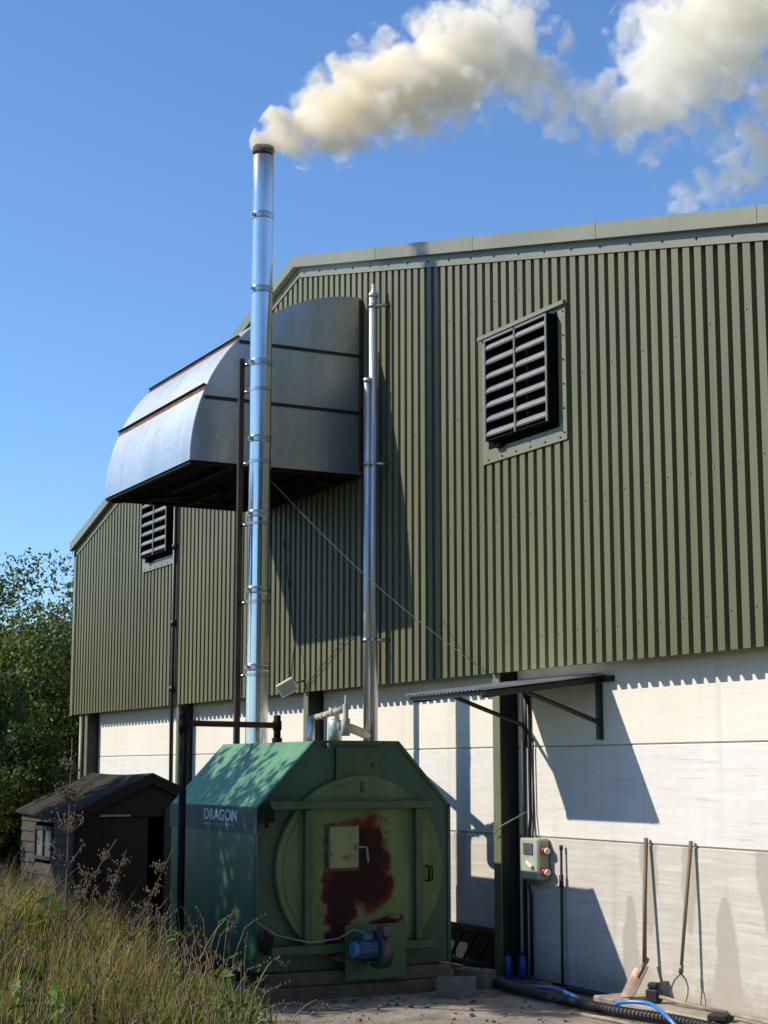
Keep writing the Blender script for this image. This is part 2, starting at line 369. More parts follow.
    def build(s, name, mats, parent=None, fix=True):
        me = bpy.data.meshes.new(name)
        off = ORG.get(parent.name, Vector()) if parent else Vector()
        me.from_pydata([tuple(Vector(v)-off) for v in s.v], [], s.f)
        for m in (mats if isinstance(mats, (list,tuple)) else [mats]): me.materials.append(m)
        me.polygons.foreach_set('material_index', s.mi); me.polygons.foreach_set('use_smooth', s.sm)
        me.update()
        if fix:
            import bmesh
            bm = bmesh.new(); bm.from_mesh(me); bmesh.ops.recalc_face_normals(bm, faces=bm.faces); bm.to_mesh(me); bm.free()
        o = bpy.data.objects.new(name, me); COL.objects.link(o)
        if parent: o.parent = parent
        ORG[o.name] = off
        return o

def tag(o, label=None, cat=None, group=None, kind=None):
    if label: o['label'] = label
    if cat: o['category'] = cat
    if group: o['group'] = group
    if kind: o['kind'] = kind
    return o
def thing(name, loc, label, cat, group=None):
    o = bpy.data.objects.new(name, None); COL.objects.link(o); o.location = loc; o.empty_display_size = .2
    ORG[o.name] = Vector(loc); return tag(o, label, cat, group)
def solo(o, loc):        # give a single-mesh thing its own origin
    loc = Vector(loc); o.data.transform(Matrix.Translation(-loc)); o.location = loc; ORG[o.name] = loc; return o

def fastmesh(name, V, faces_sizes, loops, mat, tint=None, parent=None, smooth=False):
    me = bpy.data.meshes.new(name)
    off = np.array(ORG.get(parent.name, Vector())) if parent else np.zeros(3)
    V = (V - off).astype(np.float32)
    me.vertices.add(len(V)); me.vertices.foreach_set('co', V.ravel())
    me.loops.add(len(loops)); me.loops.foreach_set('vertex_index', loops.astype(np.int32))
    st = np.concatenate([[0], np.cumsum(faces_sizes)[:-1]]).astype(np.int32)
    me.polygons.add(len(faces_sizes)); me.polygons.foreach_set('loop_start', st)
    me.update(calc_edges=True); me.validate()
    if tint is not None:
        a = me.attributes.new('tint', 'FLOAT_COLOR', 'POINT')
        c = np.ones((len(V),4), np.float32); c[:,:3] = tint; a.data.foreach_set('color', c.ravel())
    me.materials.append(mat)
    o = bpy.data.objects.new(name, me); COL.objects.link(o)
    if parent: o.parent = parent
    return o

# ------------------------------------------------------------------ camera
H = 1.75
cam = bpy.data.cameras.new('camera'); co = bpy.data.objects.new('camera', cam); COL.objects.link(co)
cam.sensor_width = 36; cam.sensor_fit = 'AUTO'; cam.lens = 1657*36/1024; cam.clip_end = 2000; cam.clip_start = .05
A = math.radians(27.3); pit = math.atan(258/1657)
R_ = Vector((math.sin(A), math.cos(A), 0)); Fg = Vector((-math.cos(A), math.sin(A), 0)); UP = Vector((0,0,1))
Fc = Fg*math.cos(pit) + UP*math.sin(pit); Uc = UP*math.cos(pit) - Fg*math.sin(pit)
mw = Matrix((R_, Uc, -Fc)).transposed().to_4x4(); mw.translation = Vector((9.09, -7.69, H))
co.matrix_world = mw
scene.camera = co

# ------------------------------------------------------------------ light
S = Vector((.399, .693, -.601)).normalized()
sun = bpy.data.lights.new('sun', 'SUN'); sun.energy = 5.0; sun.angle = math.radians(.53); sun.color = (1, .93, .82)
so = bpy.data.objects.new('sun', sun); COL.objects.link(so)
so.rotation_euler = S.to_track_quat('-Z', 'Y').to_euler(); so.location = (-20,-30,30)
w = bpy.data.worlds.new('World'); scene.world = w; w.use_nodes = True
nt = w.node_tree
bg = nt.nodes['Background']
sky = nt.nodes.new('ShaderNodeTexSky'); sky.sky_type = 'NISHITA'; sky.sun_disc = False
sky.sun_elevation = math.asin(-S.z); sky.sun_rotation = math.atan2(-S.x, -S.y)
sky.air_density = 1.0; sky.dust_density = .1; sky.ozone_density = 3.2; sky.altitude = 50
tintn = nt.nodes.new('ShaderNodeMix'); tintn.data_type = 'RGBA'; tintn.blend_type = 'MULTIPLY'; tintn.inputs[0].default_value = 1
tintn.inputs[7].default_value = (.80, 1.0, 1.22, 1)
nt.links.new(sky.outputs[0], tintn.inputs[6]); nt.links.new(tintn.outputs[2], bg.inputs[0]); bg.inputs[1].default_value = .135

vs = scene.view_settings
vs.view_transform = 'Standard'; vs.look = 'None'; vs.gamma = 1; vs.use_curve_mapping = False; vs.exposure = .15

# ------------------------------------------------------------------ ground
def sm(a, b, x):
    t = np.clip((x-a)/(b-a), 0, 1); return t*t*(3-2*t)
def gz(x, y):          # grassy bank along the near edge of the yard
    x = np.asarray(x, float); y = np.asarray(y, float)
    edge = -2.90 + .25*sm(-3, -8, x) - .42*np.maximum(x+2.1,0)
    h = (.62+.22*sm(-2,-7,x))*sm(0, 3.2, edge - y) * sm(16, 6, np.abs(x+2))
    h = h*sm(7.2, 4.6, x) + 0*h
    bump = .05*np.sin(x*1.7+y*.6)*np.sin(y*2.1-x*.4)
    return h + bump*sm(.1, 1.2, edge-y)*sm(16, 6, np.abs(x+2)) - .004
gxs = np.concatenate([[-400,-150,-70,-40,-28], np.linspace(-20, 12, 129), [20,40,90,400]])
gys = np.concatenate([[-400,-120,-50,-25,-15], np.linspace(-11, 3, 57), [10,40,100,400]])
GX, GY = np.meshgrid(gxs, gys, indexing='ij'); GZ = gz(GX, GY)
V = np.stack([GX, GY, GZ], -1).reshape(-1,3); ny = len(gys)
I = np.arange((len(gxs)-1)*(ny-1)); i = I//(ny-1); j = I%(ny-1)
q = np.stack([i*ny+j, (i+1)*ny+j, (i+1)*ny+j+1, i*ny+j+1], 1)
g = fastmesh('ground', V, np.full(len(q),4), q.ravel(), M['soil'])
g.data.polygons.foreach_set('use_smooth', [True]*len(g.data.polygons)); tag(g, kind='structure')
# yard of dusty concrete: sheet just above the ground
yx = np.linspace(-6.5, 12, 75); yy = np.linspace(-4.2, 0, 22)
mb = MB()
edge = [(-6.4,-2.5),(-5,-2.75),(-3.6,-2.85),(-2.1,-2.95),(-.8,-3.5),(.8,-4.2),(3,-5.1),(6,-6.4),(12,-9)]
poly = [(x, y+.06*math.sin(x*7.3)) for x, y in edge] + [(12,.0),(-6.4,.0)]
mb.add([(x,y,.004) for x,y in poly], [tuple(range(len(poly)))])
tag(mb.build('yard', M['yard']), kind='structure')
mb = MB()
mb.bbox((-1.62,-.40,-.02),(3.2,-.002,.08), .012)
tag(mb.build('kerb', M['kerb']), kind='structure')

# ------------------------------------------------------------------ the barn
YC, YV, YF = -.235, -.187, -.182      # cladding crest, valley; column flange
XL, XR, XA = -15.82, 2.2, -7.43
def zroof(x): return 7.405 - .236*(x-XA) if x > XA else 7.405 + .268*(x-XA)
barn = thing('barn', (-6.8, 0, 0), 'large farm building with olive ribbed metal cladding above pale concrete wall panels', 'building')
# cladding, one sheet
mb = MB(); x = -1.448 - .1365*106; prof = []
while x < XR:
    for dx, y in ((0,YC),(.080,YC),(.085,YV),(.131,YV)):
        if XL <= x+dx <= XR: prof.append((x+dx, y))
    x += .1365
prof = [(XL, YC)] + prof + [(XR, YC)]
if all(abs(p[0]-XA) > 1e-4 for p in prof):
    prof.append((XA, YC)); prof.sort(key=lambda p: p[0])
    k = [i for i,p in enumerate(prof) if p[0] == XA][0]; prof[k] = (XA, prof[k-1][1] if prof[k-1][1] == prof[k+1][1] else YC)
vs_ = [(x,y,2.58) for x,y in prof] + [(x,y,zroof(x)-.02) for x,y in prof]; n = len(prof)
mb.add(vs_, [(i,i+1,n+i+1,n+i) for i in range(n-1)])
# inner face gives the sheet thickness
vs2 = [(x,y+.006,2.58) for x,y in prof] + [(x,y+.006,zroof(x)-.02) for x,y in prof]
mb.add(vs2, [(i+1,i,n+i,n+i+1) for i in range(n-1)])
mb.add([vs_[i] for i in range(n)] + [vs2[i] for i in range(n)], [(i,n+i,n+i+1,i+1) for i in range(n-1)])
# screw heads on the crests, in lines along the rails
crests = [-1.448+.1365*k+.018 for k in range(-104, 26)]
for zrow, st in ((2.85,2),(3.9,2),(4.95,3),(5.9,3)):
    for k, xx in enumerate(crests):
        if (k*7+int(zrow*10)) % st == 0 and zrow < zroof(xx)-.4:
            z = zrow + random.uniform(-.015,.015)
            mb.tube([(xx,YC,z),(xx,YC-.008,z)], .007, 6, 1)
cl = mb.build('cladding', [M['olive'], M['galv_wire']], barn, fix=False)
tag(cl, 'olive green vertically ribbed metal sheet cladding')
# roof, gable verge
mb = MB()
for (x0,x1) in ((XL-.08, XA),(XA, XR+.08)):
    a, b = (x0, zroof(x0)), (x1, zroof(x1))
    mb.prism([(a[0],a[1]),(b[0],b[1]),(b[0],b[1]+.06),(a[0],a[1]+.06)], 'y', YC-.02, 26)
mb.build('roof', M['roof'], barn)
mb = MB()
for (x0,x1) in ((XL-.02, XA),(XA, XR+.10)):
    a, b = (x0, zroof(x0)), (x1, zroof(x1))
    sg = [(a[0],a[1]-.045),(b[0],b[1]-.045),(b[0],b[1]+.085),(a[0],a[1]+.085)]
    mb.prism(sg, 'y', YC-.085, YC-.022)
    ln = x1-x0
    nseg = int(abs(ln)//2.4)
    for k in range(1, nseg+1):          # lapped joints in the verge flashing
        xx = x0 + k*ln/(nseg+1); z = zroof(xx)
        mb.prism([(xx,zroof(xx)-.047),(xx+.10,zroof(xx+.10)-.047),(xx+.10,zroof(xx+.10)+.088),(xx,z+.088)], 'y', YC-.088, YC-.024)
vg = mb.build('verge_flashing', M['olive_trim'], barn)
mb = MB()
for (x0,x1) in ((XL, XA),(XA, XR)):
    a, b = (x0, zroof(x0)), (x1, zroof(x1))
    mb.prism([(a[0],a[1]-.155),(b[0],b[1]-.155),(b[0],b[1]-.02),(a[0],a[1]-.02)], 'y', YC-.012, YC-.003)
    k = x0+.15
    while k < x1:
        z = zroof(k)-.10
        mb.tube([(k,YC-.012,z),(k,YC-.022,z)], .010, 6, 1); k += .41
mb.build('verge_trim', [M['olive_trim'], M['black']], barn)
mb = MB(); mb.box((XL-.02,YC-.012,2.57),(XL+.10,YC-.003,zroof(XL)-.05)); mb.box((XL-.02,YC-.012,2.57),(XL-.008,25,zroof(XL)-.05))
mb.build('corner_trim', M['olive_trim'], barn)
# other walls
for (xa,xb,zt) in ((XL+.02,XL+.10,zroof(XL)-.03),(XR-.10,XR-.02,zroof(XR)-.03)):
    mb = MB(); mb.box((xa,YV+.02,2.581),(xb,24.8,zt)); mb.build('side_cladding', M['olive'], barn)
    mb = MB(); mb.box((xa+.005,.145,.0),(xb-.005,24.8,2.578)); mb.build('side_wall', M['conc_mid'], barn)
mb = MB(); mb.prism([(XL+.14,0),(XR-.14,0),(XR-.14,zroof(XR)-.05),(XA,zroof(XA)-.05),(XL+.14,zroof(XL)-.05)], 'y', 24.9, 25); mb.build('rear_wall', M['olive'], barn)
mb = MB(); mb.box((XL+.05,-.16,2.70),(XR-.05,-.03,2.84))
mb.build('cladding_rail', M['steel_dark'], barn)
# columns (H sections, outer flange seen)
COLX = [-15.19, -11.25, -7.30, -3.335, .63]
for cx in COLX:
    mb = MB(); mb.box((cx-.058,YF,0),(cx+.058,YF+.014,2.64)); 
    c = mb.build('column', M['steel_green'], barn)
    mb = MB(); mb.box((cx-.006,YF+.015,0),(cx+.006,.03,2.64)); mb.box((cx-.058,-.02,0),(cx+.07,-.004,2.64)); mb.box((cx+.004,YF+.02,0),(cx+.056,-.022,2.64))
    wb = mb.build('column_web', M['steel_dark'], c)  # shade on this side of the column is put into the colour
# precast panels, three high in each bay; the bay behind the boiler stands higher off the ground
bays = [(COLX[i]+.012, COLX[i+1]-.012) for i in range(4)] + [(COLX[4]+.012, XR)]
for bi,(a,b) in enumerate(bays):
    z0 = .34 if bi == 2 else .02
    for (p,q,mk) in ((z0,1.188,'conc_low'),(1.196,1.941,'conc_mid'),(1.949,2.62,'conc_top')):
        mb = MB(); mb.bbox((a,0,p),(b,.14,q), .007)
        mb.build('concrete_panel', M[mk], barn)
    mb = MB(); mb.box((a,.012,1.18),(b,.12,1.204)); mb.box((a,.012,1.935),(b,.12,1.955)); 
    mb.build('panel_joint', M['joint'], barn)
mb = MB(); mb.box((COLX[2]+.1,.10,0),(COLX[3]-.1,.2,.40)); mb.build('sill_void', M['steel_dark'], barn)
# louvred vents
def louvre(x0, label):
    # x0: left edge of the trim frame; frame is 1.36 wide, z 4.43..5.60
    z0, z1, w_ = 4.43, 5.585, 1.345
    mb = MB(); y0, y1 = YC-.016, YC-.002
    mb.box((x0,y0,z0),(x0+.10,y1,z1)); mb.box((x0+w_-.11,y0,z0),(x0+w_,y1,z1))
    mb.box((x0+.10,y0,z0),(x0+w_-.11,y1,z0+.12)); mb.box((x0+.10,y0,z1-.05),(x0+w_-.11,y1,z1))
    mb.box((x0-.03,YC-.05,z1-.02),(x0+w_+.02,YC-.017,z1+.015))
    for k in range(6):
        zz = z0+.06+k*.205; mb.tube([(x0+w_-.03,y0,zz),(x0+w_-.03,y0-.008,zz)], .009, 6, 1)
        xx = x0+.1+k*.23;  mb.tube([(xx,y0,z0+.03),(xx,y0-.008,z0+.03)], .009, 6, 1)
    fr = mb.build('louvre_vent', [M['olive_trim'], M['black']], barn); tag(fr, label)
    a, b = x0+.215, x0+w_-.118; c, d = z0+.165, z1-.075; yo = YC-.115
    mb = MB()
    mb.box((a,yo,c),(a+.02,YC-.017,d)); mb.box((b-.02,yo,c),(b,YC-.017,d)); mb.box((a+.02,yo,d-.02),(b-.02,YC-.017,d)); mb.box((a+.02,yo,c),(b-.02,YC-.017,c+.015))
    mb.box((a+.02,YC-.022,c+.015),(b-.02,YC-.017,d-.02))
    mb.box((a+.06,YC-.07,c-.06),(a+.16,YC-.018,c-.002))
    mb.box((x0+.105,YC-.012,z0+.125),(x0+w_-.115,YC-.004,z1-.055))  # black panel stands in for the shadow under the housing
    mb.build('housing', M['void'], fr)
    mb = MB(); md = (a+b)/2
    for xx in (a, md-.012, b-.022): mb.box((xx,yo-.014,c),(xx+.022,yo-.002,d))
    mb.box((a+.022,yo-.014,d-.02),(b-.022,yo-.002,d))
    mb.build('slat_frame', M['grey_plastic'], fr)
    for k in range(7):
        zc = c + .035 + k*(d-c-.06)/6.6
        mb = MB()
        for (u,v_) in ((a+.023, md-.013),(md+.011, b-.023)):
            # curved blade: nose down and outward
            pr = [(yo+.010,zc+.003),(yo-.003,zc+.0),(yo-.012,zc+.012),(yo+.002,zc+.044),(yo+.03,zc+.066),(yo+.07,zc+.073),(yo+.07,zc+.064),(yo+.034,zc+.055),(yo+.012,zc+.036)]
            mb.prism(pr, 'x', u, v_)
        mb.build('slat', M['louvre'], fr)
louvre(-3.40, 'large black louvred vent in olive trim, high on the wall to the right')
louvre(-12.58, 'louvred vent partly hidden under the galvanised hood')
# rainwater pipe on the far part of the gable
mb = MB(); mb.tube([(-11.25,-.27,6.25),(-11.25,-.27,2.6),(-11.25,-.25,.05)], .026, 12)
for z in (5.6,4.6,3.6,2.75): mb.tube([(-11.25,-.27,z),(-11.25,-.27,z+.07)], .036, 12)
mb.build('drainpipe', M['black'], barn)
mb = MB(); mb.tube([(-15.45,-.16,2.6),(-15.45,-.16,.05)], .045, 12); mb.tube([(-15.6,-.05,2.6),(-15.6,-.05,.05)], .05, 12); mb.build('corner_pipe', M['steel_green'], barn)

# ------------------------------------------------------------------ galvanised hood
hood = thing('air_hood', (-7.17,-1.1,4.73), 'huge quarter-round galvanised metal hood bracketed out from the cladding, open underneath', 'vent hood')
HX0, HX1, HR, HZ, HY = -8.50, -5.845, 1.87, 4.73, YC-.005
def arc(a, r=HR): return (HY - r*math.sin(a), HZ + r*math.cos(a))     # a: 0 at the wall top, 90 deg at the outer lip
N = 40
mb = MB()
outer = [arc(PI/2*k/N) for k in range(N+1)]; inner = [arc(PI/2*k/N, HR-.012) for k in range(N+1)]
ring = outer + inner[::-1]
mb.prism(ring, 'x', HX0, HX1, smooth=False)
for i in range(len(mb.sm)): mb.sm[i] = False
o = mb.build('curved_sheet', M['galv'], hood)
for f in o.data.polygons:
    if len(f.vertices) == 4 and abs(f.normal.x) < .5: f.use_smooth = True
try:
    o.data.set_sharp_from_angle(angle=math.radians(40))
except Exception: pass
for xx, s_ in ((HX1, 1), (HX0, -1)):
    mb = MB(); pl = [(HY,HZ)] + [arc(PI/2*k/N, HR-.003) for k in range(N+1)]
    mb.prism(pl, 'x', xx + s_*.001, xx + s_*.007)
    sd = mb.build('side_sheet', M['galv'], hood)
    mb = MB(); xa, xb = xx + s_*.008, xx + s_*.020
    for z in (5.97, 5.37):
        ym = HY - math.sqrt(max(HR**2-(z-HZ)**2,0)) + .03
        mb.box((xa, ym, z-.016),(xb, HY-.02, z+.016))
    mb.box((xa, HY-.035, HZ+.04),(xb, HY, HZ+HR-.03), 1)
    mb.build('seam_strip', [M['black'], M['rust']], sd)
    for (yy, zz) in ((-1.62,5.27),(-1.66,5.02),(-1.83,4.99)):
        mb = MB(); mb.tube([(xa-.001*s_, yy, zz),(xa+.004*s_, yy, zz)], .014, 8); mb.build('rivet', M['white'], sd)
for (y,z) in ((-1.60,6.02),(-1.955,5.50)):
    a = math.atan2(HY-y, z-HZ)
    mb = MB(); rot = Matrix.Rotation(0,3,'X')
    p = arc(a, HR+.001); t = (-math.cos(a), -math.sin(a)); nn = (-math.sin(a), math.cos(a))
    def pt(u, w): return (p[0]+t[0]*u+nn[0]*w, p[1]+t[1]*u+nn[1]*w)
    mb.prism([pt(0,.001),pt(.03,.001),pt(.03,.004),pt(.005,.005),pt(.005,.032),pt(0,.032)], 'x', HX0-.01, HX1+.01)
    mb.prism([pt(.03,.0012),pt(.055,.0012),pt(.055,.003),pt(.03,.003)], 'x', HX0, HX1, 1)
    mb.build('strap', [M['rust'], M['rust_orange']], hood)
mb = MB(); yo = HY-HR+.015
for (a,b) in (((HX0+.01,yo,HZ-.03),(HX1-.01,yo+.04,HZ+.01)), ((HX0+.01,HY-.05,HZ-.03),(HX1-.01,HY-.01,HZ+.01)),
              ((HX0+.01,yo+.042,HZ-.03),(HX0+.05,HY-.052,HZ+.01)), ((HX1-.05,yo+.042,HZ-.03),(HX1-.01,HY-.052,HZ+.01))): mb.box(a,b)
for k in (1,2,3):
    yy = yo + (HY-yo)*k/4
    mb.box((HX0+.052,yy-.02,HZ-.025),(HX1-.052,yy+.02,HZ+.005))
mb.tube([(HX0+.06,yo+.06,HZ-.04),(HX1-.06,HY-.06,HZ-.04)], .02, 6, smooth=False)
mb.build('under_frame', M['black_steel'], hood)
mb = MB(); mb.box((HX0+.055,yo+.045,HZ+.03),(HX1-.055,HY-.055,HZ+.034)); mb.build('underside_shade', M['void'], hood)  # black sheet added to paint the shade under the open hood

# ------------------------------------------------------------------ main flue
FX, FY, FR = -5.17, -1.655, .104
flue = thing('flue_stack', (FX,FY,.9), 'tall shiny stainless steel flue rising above the roofline with smoke leaving it', 'flue')
mb = MB(); zs = [.9]; rs = [FR]
for z in np.linspace(1.3, 7.66, 40): zs.append(float(z)); rs.append(FR)
mb.tube([(FX,FY,z) for z in zs], rs, 48, caps=False)
mb.tube([(FX,FY,.9),(FX,FY,.91)], FR, 48)
mb.build('flue_pipe', M['steel'], flue)
for z in (7.05,6.31,5.59,4.85,4.13,3.41,2.69):
    mb = MB()
    for dz in (-.024,.024):
        zz = [z+dz-.010, z+dz-.006, z+dz+.006, z+dz+.010]
        mb.tube([(FX,FY,q_) for q_ in zz], [FR+.001, FR+.005, FR+.005, FR+.001], 40, caps=False)
    mb.tube([(FX,FY,z-.022),(FX,FY,z+.022)], FR+.003, 40, caps=False)
    mb.box((FX+.02,FY-FR-.03,z-.014),(FX+.055,FY-FR+.005,z+.014))
    mb.build('clamp_band', M['steel_band'], flue)
mb = MB()
mb.tube([(FX,FY,7.70),(FX,FY,7.71),(FX,FY,7.73),(FX,FY,7.755)], [FR+.002, FR+.005, FR+.004, FR+.002], 40, caps=False)
mb.tube([(FX,FY,7.755),(FX,FY,7.75),(FX,FY,7.2)], [FR+.002, FR-.018, FR-.018], 40, caps=False)
mb.tube([(FX,FY,7.2),(FX,FY,7.201)], FR-.018, 20)
mb.build('rim', M['soot'], flue)
# support mast
mast = thing('flue_mast', (-5.35,-1.78,0), 'slim rusty brown steel mast standing beside the shiny flue', 'mast')
mb = MB(); mb.box((-5.372,-1.805,0),(-5.328,-1.755,5.66)); mb.build('post', M['rust_dark'], mast)
for z in (5.60,5.33,4.63,4.04,3.30,2.62):
    mb = MB(); mb.tube([(-5.335,-1.765,z),(-5.27,-1.715,z)], .018, 8)
    mb.tube([(FX,FY,z-.016),(FX,FY,z+.016)], FR+.006, 40, caps=False)
    mb.build('bracket_arm', M['steel_band'], mast)

# pair of thin pipes in front of the cladding
vent = thing('vent_pipes', (-5.34,-.36,2), 'thin pair of grey metal pipes running up the cladding past the hood edge', 'pipe')
mb = MB(); mb.tube([(-5.34,-.36,1.6),(-5.34,-.36,6.46)], .046, 20)
mb.tube([(-5.34,-.36,6.46),(-5.34,-.36,6.50),(-5.34,-.36,6.52),(-5.34,-.36,6.60)], [.05,.05,.022,.018], 16)
mb.build('main_pipe', M['pipe'], vent)
mb = MB(); mb.tube([(-5.355,-.415,1.6),(-5.355,-.415,5.58)], .040, 20); mb.tube([(-5.355,-.415,5.58),(-5.355,-.415,5.62)], .046, 20)
mb.build('second_pipe', M['pipe'], vent)
for z in (6.37, 4.75, 3.0):
    mb = MB(); mb.tube([(-5.31,-.36,z),(-5.25,-.24,z)], .018, 8); mb.tube([(-5.34,-.36,z-.02),(-5.34,-.36,z+.02)], .052, 20)
    if z < 5: mb.tube([(-5.355,-.415,z-.02),(-5.355,-.415,z+.02)], .047, 20)
    mb.build('pipe_bracket', M['steel_band'], vent)

# ------------------------------------------------------------------ boiler
BX0, BX1 = -4.88, -2.95
boiler = thing('bale_boiler', (-3.9,-1.73,.2), 'big dark green eight-sided steel boiler with a round rust-stained firebox door', 'boiler')
oct_ = [(-2.575,.22),(-.875,.22),(-.875,1.465),(-1.348,1.977),(-2.10,1.977),(-2.575,1.465)]
mb = MB()
n = 6
for i in range(n):       # shell faces; chamfers and top take a lighter green for the sunlight on them
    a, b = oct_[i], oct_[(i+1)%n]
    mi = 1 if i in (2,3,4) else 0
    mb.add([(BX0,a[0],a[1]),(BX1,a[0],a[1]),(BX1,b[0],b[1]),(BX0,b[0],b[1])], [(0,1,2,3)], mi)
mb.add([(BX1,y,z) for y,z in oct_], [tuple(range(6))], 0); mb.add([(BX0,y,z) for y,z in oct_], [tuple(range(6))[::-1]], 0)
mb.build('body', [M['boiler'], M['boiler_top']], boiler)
mb = MB()     # folded lips along the front edge
def lip(a, b, w=.022):
    A_, B_ = Vector((0,*a)), Vector((0,*b)); d = (B_-A_).normalized(); nrm = Vector((0,d.z,-d.y))
    c = Vector((0,-1.725,1.1))
    if nrm.dot(A_-c) < 0: nrm = -nrm
    poly = [(A_ - nrm*w), (B_ - nrm*w), (B_ + nrm*.006), (A_ + nrm*.006)]
    mb.prism([(p.y,p.z) for p in poly], 'x', BX1-.03, BX1+.012)
for i in (1,2,3,4,5): lip(oct_[i], oct_[(i+1)%6])
mb.build('front_lip', M['boiler'], boiler)
mb = MB(); mb.box((BX0+.02,-2.583,.30),(BX1-.04,-2.577,1.26)); mb.box((BX0-.0,-2.590,1.262),(BX1+.013,-2.577,1.458), 1)
mb.build('side_panel', [M['boiler'], M['decal']], boiler)
mb = MB(); yc, zc, RD = -1.70, .975, .73
K = 72
circ = lambda r: [(yc+r*math.cos(2*PI*k/K), zc+r*math.sin(2*PI*k/K)) for k in range(K)]
mb.prism(circ(RD), 'x', BX1+.002, BX1+.05)
mb.prism(circ(RD-.05), 'x', BX1+.0505, BX1+.058)
dr = mb.build('firebox_door', M['door'], boiler)
mb = MB()
mb.bbox((BX1+.062,-2.50,1.445),(BX1+.125,-1.09,1.512), .006); mb.bbox((BX1+.062,-2.50,.345),(BX1+.125,-1.06,.415), .006)
for y in (-2.19,-1.215): mb.bbox((BX1+.060,y-.03,.416),(BX1+.115,y+.03,1.444), .006)
mb.build('door_frame', M['boiler_bar'], dr)
mb = MB(); mb.bbox((BX1+.06,-2.005,.985),(BX1+.098,-1.745,1.315), .008)
ht = mb.build('inspection_hatch', M['hatch'], dr)
mb = MB(); mb.tube([(BX1+.10,-1.78,1.15),(BX1+.13,-1.76,1.15),(BX1+.135,-1.70,1.15),(BX1+.135,-1.685,1.03)], .010, 8)
mb.build('latch', M['cable_grey'], ht); mb = MB(); mb.tube([(BX1+.10,-1.99,1.2),(BX1+.10,-1.99,1.08)], .012, 8)
mb.build('latch', M['cable_grey'], ht)
mb = MB(); mb.box((BX1+.060,-2.03,.965),(BX1+.070,-1.72,.983)); mb.box((BX1+.060,-2.03,1.317),(BX1+.070,-1.72,1.335)); mb.box((BX1+.060,-2.03,.985),(BX1+.070,-2.008,1.315)); mb.build('hatch_surround', M['soot'], ht)
mb = MB(); mb.tube([(BX1+.059,-1.12,.985),(BX1+.10,-1.12,.985),(BX1+.10,-1.12,.87),(BX1+.059,-1.12,.87)], .009, 8)
mb.tube([(BX1+.059,-1.075,.985),(BX1+.075,-1.075,.985),(BX1+.075,-1.075,.87),(BX1+.059,-1.075,.87)], .006, 8)
mb.build('door_handle', M['black_steel'], dr)
mb = MB(); mb.bbox((BX1+.013,-1.915,1.67),(BX1+.028,-1.51,1.93), .004); mb.box((BX1+.029,-1.60,1.775),(BX1+.045,-1.50,1.80), 1); mb.tube([(BX1+.014,-1.70,1.665),(BX1+.05,-1.70,1.64),(BX1+.06,-1.70,1.58)], .02, 8, 1)
mb.build('flue_access_panel', [M['boiler_bar'], M['boiler']], boiler)
for z in (1.40, .45):
    mb = MB(); mb.bbox((BX1+.014,-2.56,z-.05),(BX1+.09,-2.47,z+.05), .006); mb.tube([(BX1+.07,-2.53,z-.09),(BX1+.07,-2.53,z+.09)], .016, 10)
    mb.build('hinge', M['black_steel'], boiler)
mb = MB(); mb.tube([(BX1+.012,-1.99,1.955),(BX1+.03,-1.99,1.95),(BX1+.035,-1.99,1.92)], .012, 8); mb.build('lifting_lug', M['cable_grey'], boiler)
mb = MB(); mb.box((BX1-.5,-2.50,.10),(BX1-.05,-2.42,.219)); mb.box((BX0+.1,-2.50,.10),(BX1-.55,-2.42,.219)); mb.box((BX0+.1,-1.02,.10),(BX1-.05,-.94,.219)); mb.box((BX1-.1,-2.40,.14),(BX1-.02,-1.04,.219))
mb.build('skid', M['soot'], boiler)
# smoke box at the rear that carries the flue
mb = MB(); mb.bbox((-5.42,-1.95,.35),(BX0-.003,-1.38,1.25), .01); mb.build('smoke_box', M['boiler'], boiler)
# forced-draught fan on its plate
mb = MB(); mb.bbox((BX1+.128,-1.885,.135),(BX1+.140,-1.35,.555), .004); pf = mb.build('fan_plate', M['boiler_plate'], boiler)
mb = MB(); fx = BX1+.142; ax_, az_ = fx+.165, .385
sc_ = [(ax_+.135*math.cos(t)*(1+.14*t/6.28), az_+.135*math.sin(t)*(1+.14*t/6.28)) for t in np.linspace(0,2*PI,40,endpoint=False)]
mb.prism(sc_, 'y', -1.715, -1.625, smooth=True)
mb.bbox((ax_+.02,-1.712,az_+.10),(ax_+.152,-1.628,az_+.185), .006)
mb.tube([(ax_,-1.625,az_),(ax_,-1.612,az_)], .10, 24); mb.tube([(ax_,-1.612,az_),(ax_,-1.58,az_)], .05, 20)
mb.build('fan_casing', M['fan_grey'], pf)
mb = MB()
mb.tube([(ax_,-1.716,az_),(ax_,-1.73,az_),(ax_,-1.735,az_),(ax_,-1.86,az_),(ax_,-1.875,az_)], [.078,.078,.060,.060,.045], 24)
for k in range(14):
    an = 2*PI*k/14; c_, s_ = math.cos(an), math.sin(an)
    mb.box((ax_+.058*c_-.003,-1.85,az_+.058*s_-.003),(ax_+.070*c_+.003,-1.735,az_+.070*s_+.003))
mb.tube([(ax_,-1.876,az_),(ax_,-1.91,az_)], [.064,.058], 24, 1)
mb.bbox((ax_-.05,-1.83,az_+.066),(ax_+.04,-1.74,az_+.125), .008)
mb.build('motor', [M['motor'], M['motor_cap']], pf)
mb = MB(); mb.bbox((fx+.001,-1.80,az_-.10),(fx+.20,-1.64,az_-.085), .003); mb.build('fan_foot', M['boiler_plate'], pf)
